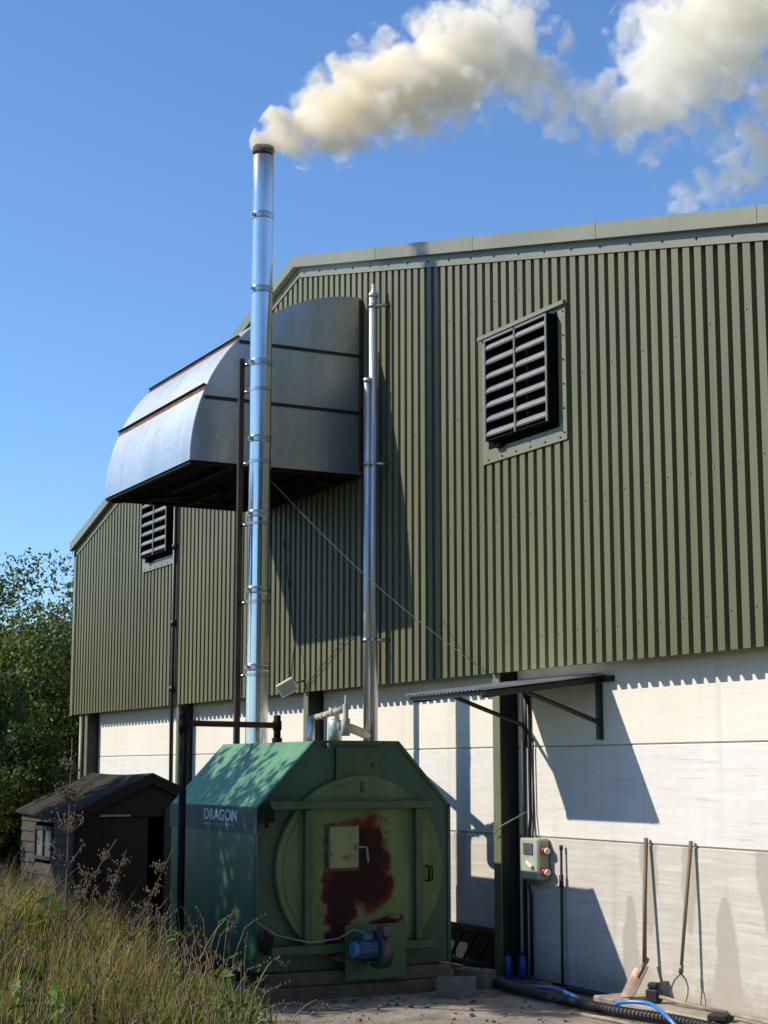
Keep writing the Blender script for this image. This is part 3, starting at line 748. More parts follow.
# lettering on the side
def text_obj(body, size, loc, rot, name, mat, parent, depth=.002, sx=1.0):
    cu = bpy.data.curves.new(name, 'FONT'); cu.body = body; cu.size = size; cu.extrude = depth; cu.space_character = 1.0; cu.offset = .0035
    tmp = bpy.data.objects.new('tmp_text', cu); COL.objects.link(tmp)
    dg = bpy.context.evaluated_depsgraph_get(); me = bpy.data.meshes.new_from_object(tmp.evaluated_get(dg))
    bpy.data.objects.remove(tmp)
    me.name = name; me.materials.clear(); me.materials.append(mat)
    me.transform(Matrix.Translation(Vector(loc)-ORG[parent.name]) @ rot.to_4x4() @ Matrix.Diagonal((sx,1,1,1)))
    o = bpy.data.objects.new(name, me); COL.objects.link(o); o.parent = parent; return o
rot = Matrix.Rotation(PI/2, 3, 'X')
text_obj('DRAGON', .122, (-4.06,-2.592,1.350), rot, 'lettering', M['label'], boiler, .001, 1.38)
mb = MB(); xx = -4.05
for k in range(15):     # second line, too small to read
    wv = random.uniform(.022,.040)
    if k not in (4,10): mb.box((xx,-2.5925,1.303),(xx+wv*.7,-2.5905,1.303+random.choice((.022,.026,.026))))
    xx += wv*1.42
tag(mb.build('small_print', simple('dull_lettering', (.16,.22,.24)), boiler), kind='stuff')
# plinth
mb = MB(); mb.bbox((-5.0,-2.66,-.02),(-2.86,-.80,.10), .012); mb.bbox((-2.97,-2.50,.102),(-2.885,-.90,.205), .01)
pl = solo(mb.build('concrete_plinth', M['plinth']), (-3.9,-1.73,0)); tag(pl, 'low stained concrete plinth under the dark green boiler', 'plinth')

# lagged pipework on the boiler's top
lag = thing('lagged_pipework', (-4.44,-1.2,1.978), 'small lagged pipes with a bright metal canister on top of the green boiler', 'pipework')
mb = MB(); mb.tube([(-4.44,-1.2,1.979),(-4.44,-1.2,2.16),(-4.44,-1.2,2.19),(-4.44,-1.2,2.205)], [.062,.062,.055,.03], 24); mb.build('canister', M['can'], lag)
mb = MB(); mb.tube([(-4.29,-1.17,2.05),(-4.29,-1.17,2.20),(-4.29,-1.17,2.21),(-4.29,-1.17,2.325),(-4.29,-1.17,2.34),(-4.29,-1.17,2.41)], [.040,.040,.026,.026,.010,.007], 14); mb.build('air_vent', M['lag'], lag)
mb = MB(); mb.tube([(-4.31,-1.17,2.285),(-4.50,-1.2,2.265),(-4.68,-1.2,2.24),(-4.88,-1.22,2.225)], [.032,.03,.028,.028], 12)
mb.tube([(-4.66,-1.2,2.243),(-4.70,-1.2,2.238)], .036, 12); mb.tube([(-4.46,-1.195,2.269),(-4.50,-1.2,2.265)], .038, 12)
mb.build('return_pipe', M['lag'], lag)
mb = MB(); mb.tube([(-4.90,-1.23,2.24),(-4.90,-1.23,1.9)], .038, 14); mb.build('riser', M['pipe'], lag)
mb = MB(); mb.tube([(-4.29,-1.17,2.13),(-4.50,-1.02,2.125),(-4.90,-.73,2.105),(-5.33,-.43,2.08)], .042, 12); mb.build('flow_pipe', M['lag'], lag)

# black pipe: stub from the boiler ridge, across and down beside the boiler
bp = thing('drain_pipe', (-4.15,-2.75,0), 'black iron pipe crossing over the boiler chamfer and dropping to the ground beside it', 'pipe')
mb = MB(); mb.tube([(-4.15,-2.75,0),(-4.15,-2.75,2.18)], .031, 14); mb.tube([(-4.15,-2.75,2.06),(-4.15,-2.75,2.19)], .040, 14); mb.build('post', M['black_steel'], bp)
mb = MB(); mb.tube([(-4.15,-2.75,2.14),(-4.48,-1.75,2.14)], .026, 14); mb.build('cross_pipe', M['rust'], bp)
mb = MB(); mb.tube([(-4.48,-1.75,1.978),(-4.48,-1.75,2.23)], .032, 14); mb.tube([(-4.48,-1.75,1.978),(-4.48,-1.75,2.03)], .045, 14); mb.tube([(-4.48,-1.75,2.10),(-4.48,-1.75,2.18)], .040, 14)
mb.build('stub', M['black_steel'], bp)
mb = MB(); mb.tube([(-4.15,-2.75,2.19),(-4.15,-2.75,2.24)], [.033,.02], 12); mb.build('cap', M['black_steel'], bp)

# ------------------------------------------------------------------ awning over the doorway side
aw = thing('door_awning', (-2.5,0,2.4), 'small corrugated metal awning on dark brackets under the cladding edge', 'awning')
mb = MB(); ax0, ax1, ay = -3.17, -1.93, -1.165; nn_ = 84
pr = []
for k in range(nn_+1):
    xx = ax0 + (ax1-ax0)*k/nn_; pr.append((xx, .009*math.sin(2*PI*(xx-ax0)/.060)))
def az(y): return 2.505 + y*.128
up = [(x,ay,az(ay)+h+.012) for x,h in pr] + [(x,-.003,az(0)+h+.012) for x,h in pr]; n = len(pr)
dn = [(x,y,z-.004) for x,y,z in up]
mb.add(up, [(i,i+1,n+i+1,n+i) for i in range(n-1)]); mb.add(dn, [(i+1,i,n+i,n+i+1) for i in range(n-1)])
mb.add(up[:n]+dn[:n], [(i,n+i,n+i+1,i+1) for i in range(n-1)])
mb.add([up[n-1],up[2*n-1],dn[2*n-1],dn[n-1]], [(0,1,2,3)]); mb.add([up[0],up[n],dn[n],dn[0]], [(0,3,2,1)])
mb.build('corrugated_sheet', M['pipe'], aw, fix=False)
for bx in (-2.0,-3.12):
    mb = MB()
    mb.prism([(-.005,az(0)-.058),(ay+.06,az(ay)-.056),(ay+.06,az(ay)-.012),(-.005,az(0)-.012)], 'x', bx-.022, bx+.022)
    mb.box((bx-.022,-.045,1.99),(bx+.022,-.005,az(0)-.06))
    mb.tube([(bx,-.04,2.13),(bx,-.72,az(-.72)-.055)], .020, 6, smooth=False)
    mb.build('bracket', M['black'], aw)
mb = MB(); mb.box((ax0,ay+.04,az(ay)-.035),(ax1,ay+.075,az(ay)-.003)); mb.build('rail', M['black'], aw); mb = MB(); mb.box((ax0-.05,-.04,az(0)-.057),(ax1+.12,-.004,az(0)-.01)); mb.build('rail', M['black'], aw)

# ------------------------------------------------------------------ electrical box and cables
eb = thing('switch_box', (-2.925,-.01,.84), 'sage grey electrical box with two red sockets fixed beside the dark column', 'electrical box')
mb = MB(); mb.bbox((-3.07,-.125,.845),(-2.785,-.004,1.185), .014); mb.build('case', M['sage'], eb)
mb = MB(); mb.bbox((-3.0,-.135,1.05),(-2.86,-.126,1.145), .003); mb.build('window', M['glass'], eb)
mb = MB(); mb.bbox((-2.95,-.15,.955),(-2.85,-.126,.985), .006, 0, Matrix.Rotation(.5,3,'Y')); mb.build('switch', M['white'], eb)
for z in (1.09,.915):
    mb = MB(); mb.tube([(-2.784,-.062,z),(-2.745,-.062,z-.004)], [.036,.036], 20); k_ = mb.build('socket', M['red'], eb)
    mb = MB(); mb.tube([(-2.7445,-.062,z-.004),(-2.725,-.062,z-.006)], [.030,.024], 18); mb.build('socket_lid', M['white'], k_)
for k in range(3):
    mb = MB(); mb.tube([(-3.03+k*.06,-.06,.845),(-3.03+k*.06,-.06,.80)], .016, 10); mb.build('gland', M['grey_plastic'], eb)
for (pts, r, lab) in (([(-3.03,-.05,1.186),(-3.04,-.03,1.35),(-3.06,-.02,1.9),(-3.07,-.02,2.48)], .016, 'thick black conduit rising above the electrical box to the awning'),
                      ([(-2.98,-.05,1.186),(-2.985,-.04,1.26),(-3.0,-.025,1.4),(-3.005,-.02,1.9),(-3.0,-.02,2.02)], .009, 'thin black cable looping up from the electrical box'),
                      ([(-3.03,-.06,.80),(-3.05,-.03,.7),(-3.05,-.03,.05)], .014, 'black cable dropping from the electrical box to the ground')):
    mb = MB(); mb.tube(pts, r, 8); tag(solo(mb.build('cable', M['cable_black']), pts[0]), lab, 'cable')
mb = MB(); mb.tube([(-3.16,-.02,.05),(-3.16,-.02,2.5)], .018, 10); mb.tube([(-3.10,-.02,1.95),(-3.10,-.02,2.46)], .028, 10)
tag(solo(mb.build('conduit', M['steel_dark']), (-3.16,-.02,.05)), 'dark vertical conduit beside the dark column under the awning', 'conduit')

# floodlight on the column head
fl = thing('floodlight', (-7.30,-.30,2.66), 'tilted white floodlight at the bottom edge of the cladding above the boiler', 'floodlight')
mb = MB(); rt = Matrix.Rotation(math.radians(27),3,'Z') @ Matrix.Rotation(math.radians(-28),3,'Y') @ Matrix.Rotation(math.radians(18),3,'X')
c_ = Vector((-7.15,-.47,2.62)); Rl = Matrix((R_, -Fg, UP)).transposed() @ Matrix.Rotation(math.radians(-30),3,'Y') @ Matrix.Rotation(math.radians(-15),3,'X')
def lb(a, b, mi=0, bev=.008): mb.bbox(Vector(a)+c_, Vector(b)+c_, bev, mi, Rl, c_)
lb((-.10,-.025,-.075),(.10,.02,.075)); 
mb.build('lamp_housing', M['white'], fl)
mb = MB(); lb((-.085,.021,-.062),(.085,.026,.062), 0, .003); mb.build('lamp_face', M['sage'], fl)
mb = MB(); mb.tube([(-7.22,-.215,2.70),(-7.20,-.30,2.69),(-7.17,-.42,2.65)], .014, 8); mb.build('lamp_arm', M['steel_green'], fl)
mb = MB(); mb.tube([(-7.22,-.25,2.60),(-6.9,-.26,2.75),(-6.3,-.262,3.02),(-5.9,-.262,3.14)], .004, 6)
tag(solo(mb.build('cable', M['cable_black']), (-7.22,-.25,2.6)), 'thin black cable slanting up the cladding from the floodlight', 'cable')
mb = MB(); mb.tube([(-7.17,-.42,2.70),(-7.35,-.30,3.1),(-7.55,-.262,3.6),(-7.75,-.262,4.3)], .006, 6)
tag(solo(mb.build('cable', M['cable_black']), (-7.17,-.42,2.7)), 'thin black cable rising from the floodlight into the hood shadow', 'cable')
# guy wire
mb = MB(); a, b = Vector((-5.15,-1.56,4.47)), Vector((-3.40,YC-.01,2.60)); pts = []
for k in range(13):
    t = k/12; p = a.lerp(b, t); p.z -= .10*math.sin(PI*t); pts.append(p)
mb.tube(pts, .0035, 6)
tag(solo(mb.build('guy_wire', M['galv_wire']), b), 'thin grey guy wire slanting from the flue down to the cladding edge', 'wire')
mb = MB(); pts = []
a, b = Vector((-2.95,-2.52,.55)), Vector((-1.95+-.95,-1.70,.50))
mb.tube([(-2.93,-2.585,.60),(-2.86,-2.45,.50),(-2.80,-2.2,.44),(-2.79,-1.95,.46),(-2.72,-1.86,.53),(-2.66,-1.80,.51),(-2.64,-1.79,.50)], .007, 6)
tag(solo(mb.build('cable', M['cable_grey']), (-2.93,-2.585,.6)), 'sagging grey cable running across the boiler front to the blue motor', 'cable')
mb = MB(); mb.tube([(-3.34,-.215,1.20),(-3.22,-.23,1.27),(-3.05,-.06,1.40)], .005, 6)
tag(solo(mb.build('cable', M['cable_grey']), (-3.34,-.215,1.2)), 'fine pale cable strung across the dark column above the electrical box', 'cable')

# ------------------------------------------------------------------ tools leaning on the concrete
sh = thing('shovel', (-1.25,-.36,.085), 'long-handled shovel with a worn square blade leaning on the concrete wall', 'shovel')
top, sock = Vector((-1.405,-.03,1.24)), Vector((-1.365,-.10,.315))
mb = MB(); mb.tube([top, top.lerp(sock,.5)+Vector((0,-.004,0)), sock], [.017,.016,.017], 12); mb.build('shaft', M['handle'], sh)
foot = Vector((-1.32,-.285,.09)); d = (foot-sock).normalized(); side = Vector((.92,.10,.30)); side = (side - d*side.dot(d)).normalized(); nr = d.cross(side)
mb = MB(); mb.tube([sock-d*.05, sock+d*.05, sock+d*.12], [.020,.018,.008], 10); 
rows = []
for t, hw in ((.03,.085),(.06,.095),(.15,.098),(.285,.092)):
    for k in range(7):
        u = (k-3)/3; rows.append(sock + d*t + side*u*hw + nr*(.022*(u*u) - .012))
nb = len(rows); back = [p + nr*.004 for p in rows]
fs = []
for r in range(3):
    for k in range(6):
        i0 = r*7+k; fs.append((i0,i0+1,i0+8,i0+7)); fs.append((nb+i0+1,nb+i0,nb+i0+7,nb+i0+8))
mb.add(rows+back, fs, 0, True); mb.build('blade', M['blade'], sh, fix=False)
fk = thing('hay_fork', (-.82,-.26,.085), 'two-tined hay fork with a long brown handle leaning on the concrete wall', 'fork')
top, hd = Vector((-.854,-.03,1.237)), Vector((-.885,-.13,.30))
mb = MB(); mb.tube([top, top.lerp(hd,.55)+Vector((.004,-.005,0)), hd], [.016,.014,.012], 12); mb.build('shaft', M['handle'], fk)
mb = MB(); dn_ = (hd-top).normalized(); sd_ = Vector((.80,.60,0)).normalized()
mb.tube([hd-dn_*.06, hd], .017, 10)
mb.build('ferrule', M['tine'], fk)
for s_ in (-1,1):
    mb = MB(); pts = [hd]
    for t, o_ in ((.012,.012),(.035,.038),(.08,.060),(.13,.062),(.175,.048)): pts.append(hd + Vector((0,-.12,-1)).normalized()*t*1.15 + sd_*o_*s_)
    mb.tube(pts, [.007,.007,.0065,.006,.005,.003], 8); mb.build('tine', M['tine'], fk)
mb = MB(); mb.tube([(-2.57,-.035,1.14),(-2.565,-.04,.8),(-2.55,-.055,.02)], [.012,.012,.012], 8); mb.tube([(-2.57,-.035,1.10),(-2.57,-.035,1.14)], .016, 8)
mb.tube([(-2.565,-.04,.80),(-2.567,-.04,.90)], .019, 8)
tag(solo(mb.build('poker', M['rod']), (-2.55,-.16,.02)), 'slim dark iron poker leaning on the wall right of the electrical box', 'poker')
br = thing('scraper', (-1.05,-.24,.09), 'pale pole with a black rubber head lying below the shovel and fork', 'scraper')
mb = MB(); mb.tube([(-1.02,-.25,.135),(-.70,-.21,.108),(-.33,-.165,.095)], .013, 10); mb.build('shaft', M['wood_grey'], br)
mb = MB(); mb.bbox((-1.10,-.30,.084),(-1.0,-.20,.18), .012, 0, Matrix.Rotation(.5,3,'Z')); mb.bbox((-1.09,-.285,.18),(-1.01,-.215,.225), .012, 0, Matrix.Rotation(.5,3,'Z')); mb.build('head', M['rubber'], br)
mb = MB(); mb.bbox((-1.24,-.33,.081),(-1.10,-.27,.105), .008, 0, Matrix.Rotation(.35,3,'Z'))
tag(solo(mb.build('hand_brush', M['rust']), (-1.17,-.3,.081)), 'small red-brown brush back lying behind the shovel blade', 'brush')
b2 = thing('broom', (-.05,-.45,.09), 'broom with dark head lying at the foot of the wall near the corner', 'broom')
mb = MB(); mb.tube([(-.08,-.33,.13),(.5,-.30,.11),(1.1,-.27,.10)], .013, 10); mb.build('shaft', M['wood_grey'], b2)
mb = MB(); mb.bbox((-.20,-.46,.083),(-.06,-.30,.13), .01, 0, Matrix.Rotation(.55,3,'Z'));  mb.build('head', M['rubber'], b2)

# ------------------------------------------------------------------ small things on the ground
pts = []; path = [(-3.55,-.36,.05),(-2.9,-.50,.05),(-2.3,-.60,.05),(-1.7,-.62,.05),(-1.0,-.60,.05),(-.45,-.50,.05),(.2,-.50,.05),(1.2,-.55,.05)]
def cat(P, t):
    n = len(P)-1; i = min(int(t*n), n-1); f = t*n-i
    p0,p1,p2,p3 = (Vector(P[max(0,min(n,i+k))]) for k in (-1,0,1,2))
    return .5*((2*p1)+(p2-p0)*f+(2*p0-5*p1+4*p2-p3)*f*f+(3*p1-p0-3*p2+p3)*f**3)
NP = 420; mb = MB(); rs = []
for k in range(NP+1):
    pts.append(cat(path, k/NP)); rs.append(.040 if (k//2) % 2 else .032)
mb.tube(pts, rs, 14, smooth=False)
tag(solo(mb.build('drainage_pipe', M['ribbed']), path[0]), 'black ribbed plastic drainage pipe snaking along the foot of the wall', 'pipe')
mb = MB(); P = [(-2.75,-.28,.02),(-2.3,-.40,.06),(-2.05,-.45,.08),(-1.75,-.50,.07),(-1.55,-.50,.03),(-1.3,-.50,.02),(-1.12,-.54,.08),(-.98,-.55,.115),(-.8,-.50,.125),(-.6,-.55,.115),(-.42,-.60,.08),(-.3,-.60,.02)]
pts = [cat(P, k/60) for k in range(61)]; mb.tube(pts, .015, 10)
tag(solo(mb.build('water_hose', M['hose_blue']), P[0]), 'bright blue water hose looped over the black ribbed pipe', 'hose')
def block(cx, cy, rz, label, z=0.0):
    b = thing('concrete_block', (cx,cy,z), label, 'concrete block', 'concrete blocks by the boiler')
    mb = MB(); l, w_, h = .30, .17, .15
    # hollow block: outer walls and a web
    for (a,c) in (((-l/2,-w_/2),(l/2,-w_/2+.045)),((-l/2,w_/2-.045),(l/2,w_/2)),((-l/2,-w_/2+.045),(-l/2+.05,w_/2-.045)),((l/2-.05,-w_/2+.045),(l/2,w_/2-.045)),((-.03,-w_/2+.045),(.03,w_/2-.045))):
        mb.box((a[0],a[1],0),(c[0],c[1],h))
    mb.box((-l/2+.05,-w_/2+.045,h-.03),(l/2-.05,w_/2-.045,h-.012))
    R = Matrix.Rotation(rz,3,'Z'); mb.v = [tuple(R@Vector(v)+Vector((cx,cy,z))) for v in mb.v]
    mb.build('block', M['block'], b, fix=False); return b
block(-2.50,-1.07,math.radians(58),'hollow concrete block standing in front, close to the boiler corner')
block(-2.92,-.66,math.radians(25),'hollow concrete block standing behind another one, towards the column')
for k,(x_,y_,h,lab) in enumerate(((-3.10,-.23,.205,'blue plastic bottle at the column foot, nearer the boiler'),(-3.02,-.14,.215,'blue plastic bottle at the column foot, nearer the electrical box'))):
    mb = MB(); mb.tube([(x_,y_,.03),(x_,y_,.035),(x_,y_,h-.03),(x_,y_,h),(x_,y_,h+.012)], [.030,.034,.034,.022,.014], 18)
    bt = thing('bottle', (x_,y_,.03), lab, 'bottle', 'blue bottles at the column foot'); mb.build('body', M['bottle'], bt)
    mb = MB(); mb.tube([(x_,y_,h+.0125),(x_,y_,h+.035)], .016, 14); mb.build('cap', M['black'], bt)
# plank the bottles stand on
mb = MB(); mb.bbox((-3.45,-.32,.004),(-2.85,-.06,.03), .004, 0, Matrix.Rotation(.1,3,'Z'))
tag(solo(mb.build('plank', M['plinth']), (-3.15,-.2,.004)), 'short dusty plank on the ground under the blue bottles', 'plank')
# ladder on its side
ld = thing('ladder', (-4.3,-.2,0), 'dark old ladder lying on its side against the wall behind the boiler', 'ladder')
mb = MB(); mb.bbox((-5.3,-.16,.05),(-3.47,-.12,.10), .004); mb.build('stile', M['rust'], ld)
mb = MB(); mb.bbox((-5.3,-.06,.33),(-3.47,-.02,.385), .004); mb.build('stile', M['rust'], ld)
for k in range(8):
    x_ = -5.2 + k*.24; mb = MB(); mb.tube([(x_,-.14,.095),(x_+.07,-.04,.335)], .016, 8); mb.build('rung', M['rust'], ld)
# stick along the ribbed pipe, plank bit by the kerb
mb = MB(); mb.tube([(-1.35,-.78,.012),(-.9,-.76,.02),(-.35,-.74,.014)], [.012,.014,.010], 8)
tag(solo(mb.build('stick', M['wood_grey']), (-.9,-.76,.01)), 'thin pale stick lying beside the black ribbed pipe', 'stick')
mb = MB(); mb.tube([(-2.35,-.14,.03),(-1.85,-.16,.035)], .02, 8); tag(solo(mb.build('iron_bar', M['rod']), (-2.1,-.15,.03)), 'short dark iron bar lying at the wall foot in shadow', 'bar')
mb = MB()
bm_r = np.random.default_rng(3)
pts_ = [(-2.35+.25*math.cos(a)*r, -.33+.10*math.sin(a)*r) for a, r in zip(bm_r.uniform(0,6.28,9), bm_r.uniform(.2,1,9))]
mb.bbox((-2.58,-.42,.0),(-2.22,-.24,.055), .025, 0, Matrix.Rotation(.2,3,'Z')); mb.bbox((-2.48,-.38,.05),(-2.30,-.27,.085), .02, 0, Matrix.Rotation(-.3,3,'Z'))
tag(solo(mb.build('soil_clod', M['plinth']), (-2.4,-.33,0)), 'flat brown lump of soil and rubble at the wall foot', 'clod')
# ash chips, small stones
mb = MB(); rr = random.Random(11)
for k in range(560):
    x_ = rr.uniform(-2.85, 1.5); y_ = rr.uniform(-2.9,-.55)
    if rr.random() > math.exp(-(x_+2.8)*.45)+.12: continue
    s_ = rr.choice((.006,.009,.012,.018,.026))*rr.uniform(.7,1.2)
    R = Matrix.Rotation(rr.uniform(0,6.28),3,'Z') @ Matrix.Rotation(rr.uniform(-.6,.6),3,'X')
    vs3 = [R @ Vector((dx*s_*rr.uniform(.6,1.3), dy*s_*rr.uniform(.6,1.2), dz*s_*.5)) + Vector((x_,y_,.006+s_*.3)) for dx,dy,dz in ((1,0,0),(-1,0,0),(0,1,0),(0,-1,0),(0,0,1),(0,0,-1))]
    mb.add(vs3, [(0,2,4),(2,1,4),(1,3,4),(3,0,4),(2,0,5),(1,2,5),(3,1,5),(0,3,5)], 0 if rr.random()<.6 else 1)
tag(mb.build('gravel', [M['ash'], M['plinth']], fix=False), kind='stuff')

# ------------------------------------------------------------------ shed
SX0, SX1, SY0, SY1 = -10.0, -8.0, -2.50, -.86
shed = thing('garden_shed', (-9,-1.68,0), 'small dark timber shed with worn felt roof behind the green boiler', 'shed')
YM = (SY0+SY1)/2; ZE, ZR = 1.30, 1.70
mb = MB()      # long side with overlapping boards
nb_ = 11
for k in range(nb_):
    z0_, z1_ = .05+k*(ZE-.05)/nb_, .05+(k+1)*(ZE-.05)/nb_
    for (xa_,xb_) in ((SX0,SX1),) if not (.78 < (z0_+z1_)/2 < 1.14) else ((SX0,-9.42),(-8.72,SX1)):
        mb.prism([(SY0-.004,z1_+.008),(SY0-.022,z0_),(SY0,z0_),(SY0+.012,z1_+.008)], 'x', xa_, xb_)
mb.box((SX0,SY1-.02,.05),(SX1,SY1,ZE)); mb.box((SX0,SY0+.02,.05),(SX0+.02,SY1-.02,ZE))
mb.build('side_wall', M['shedside'], shed)
mb = MB()
mb.prism([(SY0+.013,.05),(-2.20,.05),(-2.20,1.26),(-1.50,1.26),(-1.50,.05),(SY1-.022,.05),(SY1-.022,ZE-.02),(YM,ZR-.03),(SY0+.013,ZE-.02)], 'x', SX1-.03, SX1)
for k in range(9): mb.box((SX1+.0005, -2.46+k*.035, .06),(SX1+.006,-2.432+k*.035,1.24))
mb.build('front_wall', M['shedwood'], shed)
mb = MB(); mb.prism([(SY0+.01,ZE-.02),(SY1-.01,ZE-.02),(YM,ZR-.03)], 'x', SX0, SX0+.02); mb.build('rear_gable', M['shedwood'], shed)
mb = MB()
for s_ in (0,1):
    ye = SY0-.07 if s_ == 0 else SY1+.07; zed = ZE-.02
    NX, NY = 14, 5
    g_ = []
    for a in range(NX+1):
        for b in range(NY+1):
            x_ = SX0-.08 + (SX1-SX0+.16)*a/NX; t = b/NY
            sag = -.015*math.sin(PI*t)*math.sin(a*1.3) - .02*math.sin(PI*a/NX)
            g_.append((x_, ye+(YM-ye)*t, zed+(ZR-zed)*t + sag + .02))
    m_ = len(g_); lo_ = [(x_,y_,z_-.028) for x_,y_,z_ in g_]
    fs = []
    for a in range(NX):
        for b in range(NY):
            i0 = a*(NY+1)+b; fs.append((i0,i0+NY+1,i0+NY+2,i0+1)); fs.append((m_+i0,m_+i0+1,m_+i0+NY+2,m_+i0+NY+1))
    bd = [a*(NY+1) for a in range(NX+1)] + [NX*(NY+1)+b for b in range(1,NY+1)] + [a*(NY+1)+NY for a in range(NX-1,-1,-1)] + [b for b in range(NY-1,0,-1)]
    for p_, q_ in zip(bd, bd[1:]+bd[:1]): fs.append((p_,q_,m_+q_,m_+p_))
    mb.add(g_+lo_, fs, 0, False)
mb.build('roof', M['felt'], shed, fix=False)
mb = MB(); 
for s_ in (0,1):
    ye = SY0-.07 if s_ == 0 else SY1+.07
    mb.prism([(ye,ZE-.11),(YM,ZR-.09),(YM,ZR+.0),(ye,ZE-.02)], 'x', SX1+.045, SX1+.065)
mb.build('bargeboard', M['shedwood'], shed)
mb = MB(); mb.box((SX1-.025,-2.19,.06),(SX1+.012,-1.70,1.25)); dd = mb.build('door', M['shedwood'], shed)
mb = MB(); mb.bbox((SX1+.013,-2.24,1.263),(SX1+.034,-1.90,1.285), .003); mb.build('drip_strip', M['wood_grey'], dd)
mb = MB(); mb.bbox((SX1-.02,-1.515,.05),(SX1+.03,-1.455,1.36), .004); mb.build('door_post', M['shedside'], shed)
mb = MB(); mb.box((-9.42,SY0-.03,.78),(-9.37,SY0+.01,1.14)); mb.box((-8.77,SY0-.03,.78),(-8.72,SY0+.01,1.14)); mb.box((-9.37,SY0-.03,.78),(-8.77,SY0+.01,.82)); mb.box((-9.37,SY0-.03,1.10),(-8.77,SY0+.01,1.14)); mb.box((-9.09,SY0-.03,.82),(-9.05,SY0+.01,1.10))
wf = mb.build('window', M['shedwood'], shed)
mb = MB(); mb.box((-9.37,SY0-.012,.82),(-8.77,SY0-.006,1.10)); mb.build('pane', M['glass'], wf)
mb = MB(); mb.box((SX0+.03,SY0+.03,.02),(SX1-.04,SY1-.03,.05)); mb.build('shed_floor', M['shedwood'], shed)
# stake with a board in the grass
st = thing('stake', (-3.95,-2.98,0), 'weathered wooden stake with a short board on top in the grass', 'stake')
mb = MB(); mb.bbox((-4.0,-3.0,.0),(-3.94,-2.94,.545), .006); mb.build('post', M['wood_grey'], st)
mb = MB(); mb.bbox((-4.02,-3.17,.548),(-3.93,-2.93,.575), .004); mb.build('board', M['wood_grey'], st)

# ------------------------------------------------------------------ vegetation
def leaf_mesh(name, P, size, cols, mat, parent, up=.35, rg=rng, elong=1.7):
    n = len(P)
    d = rg.normal(size=(n,3)); d[:,2] -= .25; d /= np.linalg.norm(d, axis=1)[:,None]
    nr = rg.normal(size=(n,3)); nr[:,2] += up*2; nr -= (nr*d).sum(1)[:,None]*d; nr /= np.linalg.norm(nr,axis=1)[:,None]
    s = np.cross(d, nr); sz = size*rg.uniform(.6,1.3,n)[:,None]
    w_ = sz*.5; l = sz*elong/1.7
    a = P; b = P + d*l*.45 + s*w_*.5 + nr*sz*.06; c = P + d*l; e = P + d*l*.45 - s*w_*.5 + nr*sz*.06
    V = np.stack([a,b,c,e],1).reshape(-1,3)
    idx = np.arange(n)*4
    tri = np.stack([idx,idx+1,idx+2, idx,idx+2,idx+3],1).reshape(-1)
    return fastmesh(name, V, np.full(n*2,3), tri, mat, np.repeat(cols,4,axis=0), parent)
def crown_points(c, rad, n, clumps, rg, shell=.55, cs=.28):
    c = np.array(c); rad = np.array(rad)
    u = rg.normal(size=(clumps,3)); u /= np.linalg.norm(u,axis=1)[:,None]
    r = rg.uniform(shell*.6,1.0,clumps)**.6
    cc = c + u*r[:,None]*rad*(1+np.clip(.10*rg.normal(size=(clumps,1)),-.15,.16))
    k = rg.integers(0,clumps,n)
    sc = cs*rad.mean()*rg.uniform(.5,1.25,clumps)
    P = cc[k] + np.clip(rg.normal(size=(n,3)),-1.35,1.35)*(sc[k]*.55)[:,None]*np.array([1.1,1.1,.75])
    return P, k, cc
def tree(name, base, h, rad, cz, n, clumps, label, group=None, leafsize=.13, pal=((.050,.085,.022),(.075,.115,.028),(.035,.062,.02)), seed=1, cs=.28, lean=(0,0)):
    rg = np.random.default_rng(seed)
    t = thing(name, base, label, 'tree', group); b = Vector(base)
    cc0 = (b.x+lean[0], b.y+lean[1], b.z+cz)
    P, k, cc = crown_points(cc0, rad, n, clumps, rg, cs=cs)
    pal = np.array(pal); ck = pal[rg.integers(0,len(pal),clumps)]
    cols = ck[k]*rg.uniform(.7,1.35,(n,1))*np.array([1,1,1]); 
    yl = rg.random(n) < .05; cols[yl] = cols[yl]*np.array([2.0,1.5,1.0])
    keep = P[:,2] > b.z+.15
    leaf_mesh('crown', P[keep], leafsize, cols[keep], M['leaf'], t, rg=rg)
    mb = MB(); top = Vector(cc0)+Vector((0,0,rad[2]*.3))
    r0 = .045*h**.8
    mb.tube([b-Vector((0,0,.1)), b.lerp(top,.3)+Vector((.06,-.04,0)), b.lerp(top,.65)+Vector((-.05,.05,0)), top], [r0*1.25,r0,r0*.7,r0*.25], 10)
    for c_ in cc[:min(len(cc),34)]:
        s0 = b.lerp(top, random.uniform(.35,.8)); e0 = Vector(c_)
        mid = s0.lerp(e0,.5)+Vector((random.uniform(-.15,.15),random.uniform(-.15,.15),random.uniform(0,.25)))
        mb.tube([s0,mid,e0], [r0*.35,r0*.22,r0*.08], 6)
    mb.build('trunk', M['bark'], t, fix=False); return t
G1 = 'trees beyond the far end of the building'
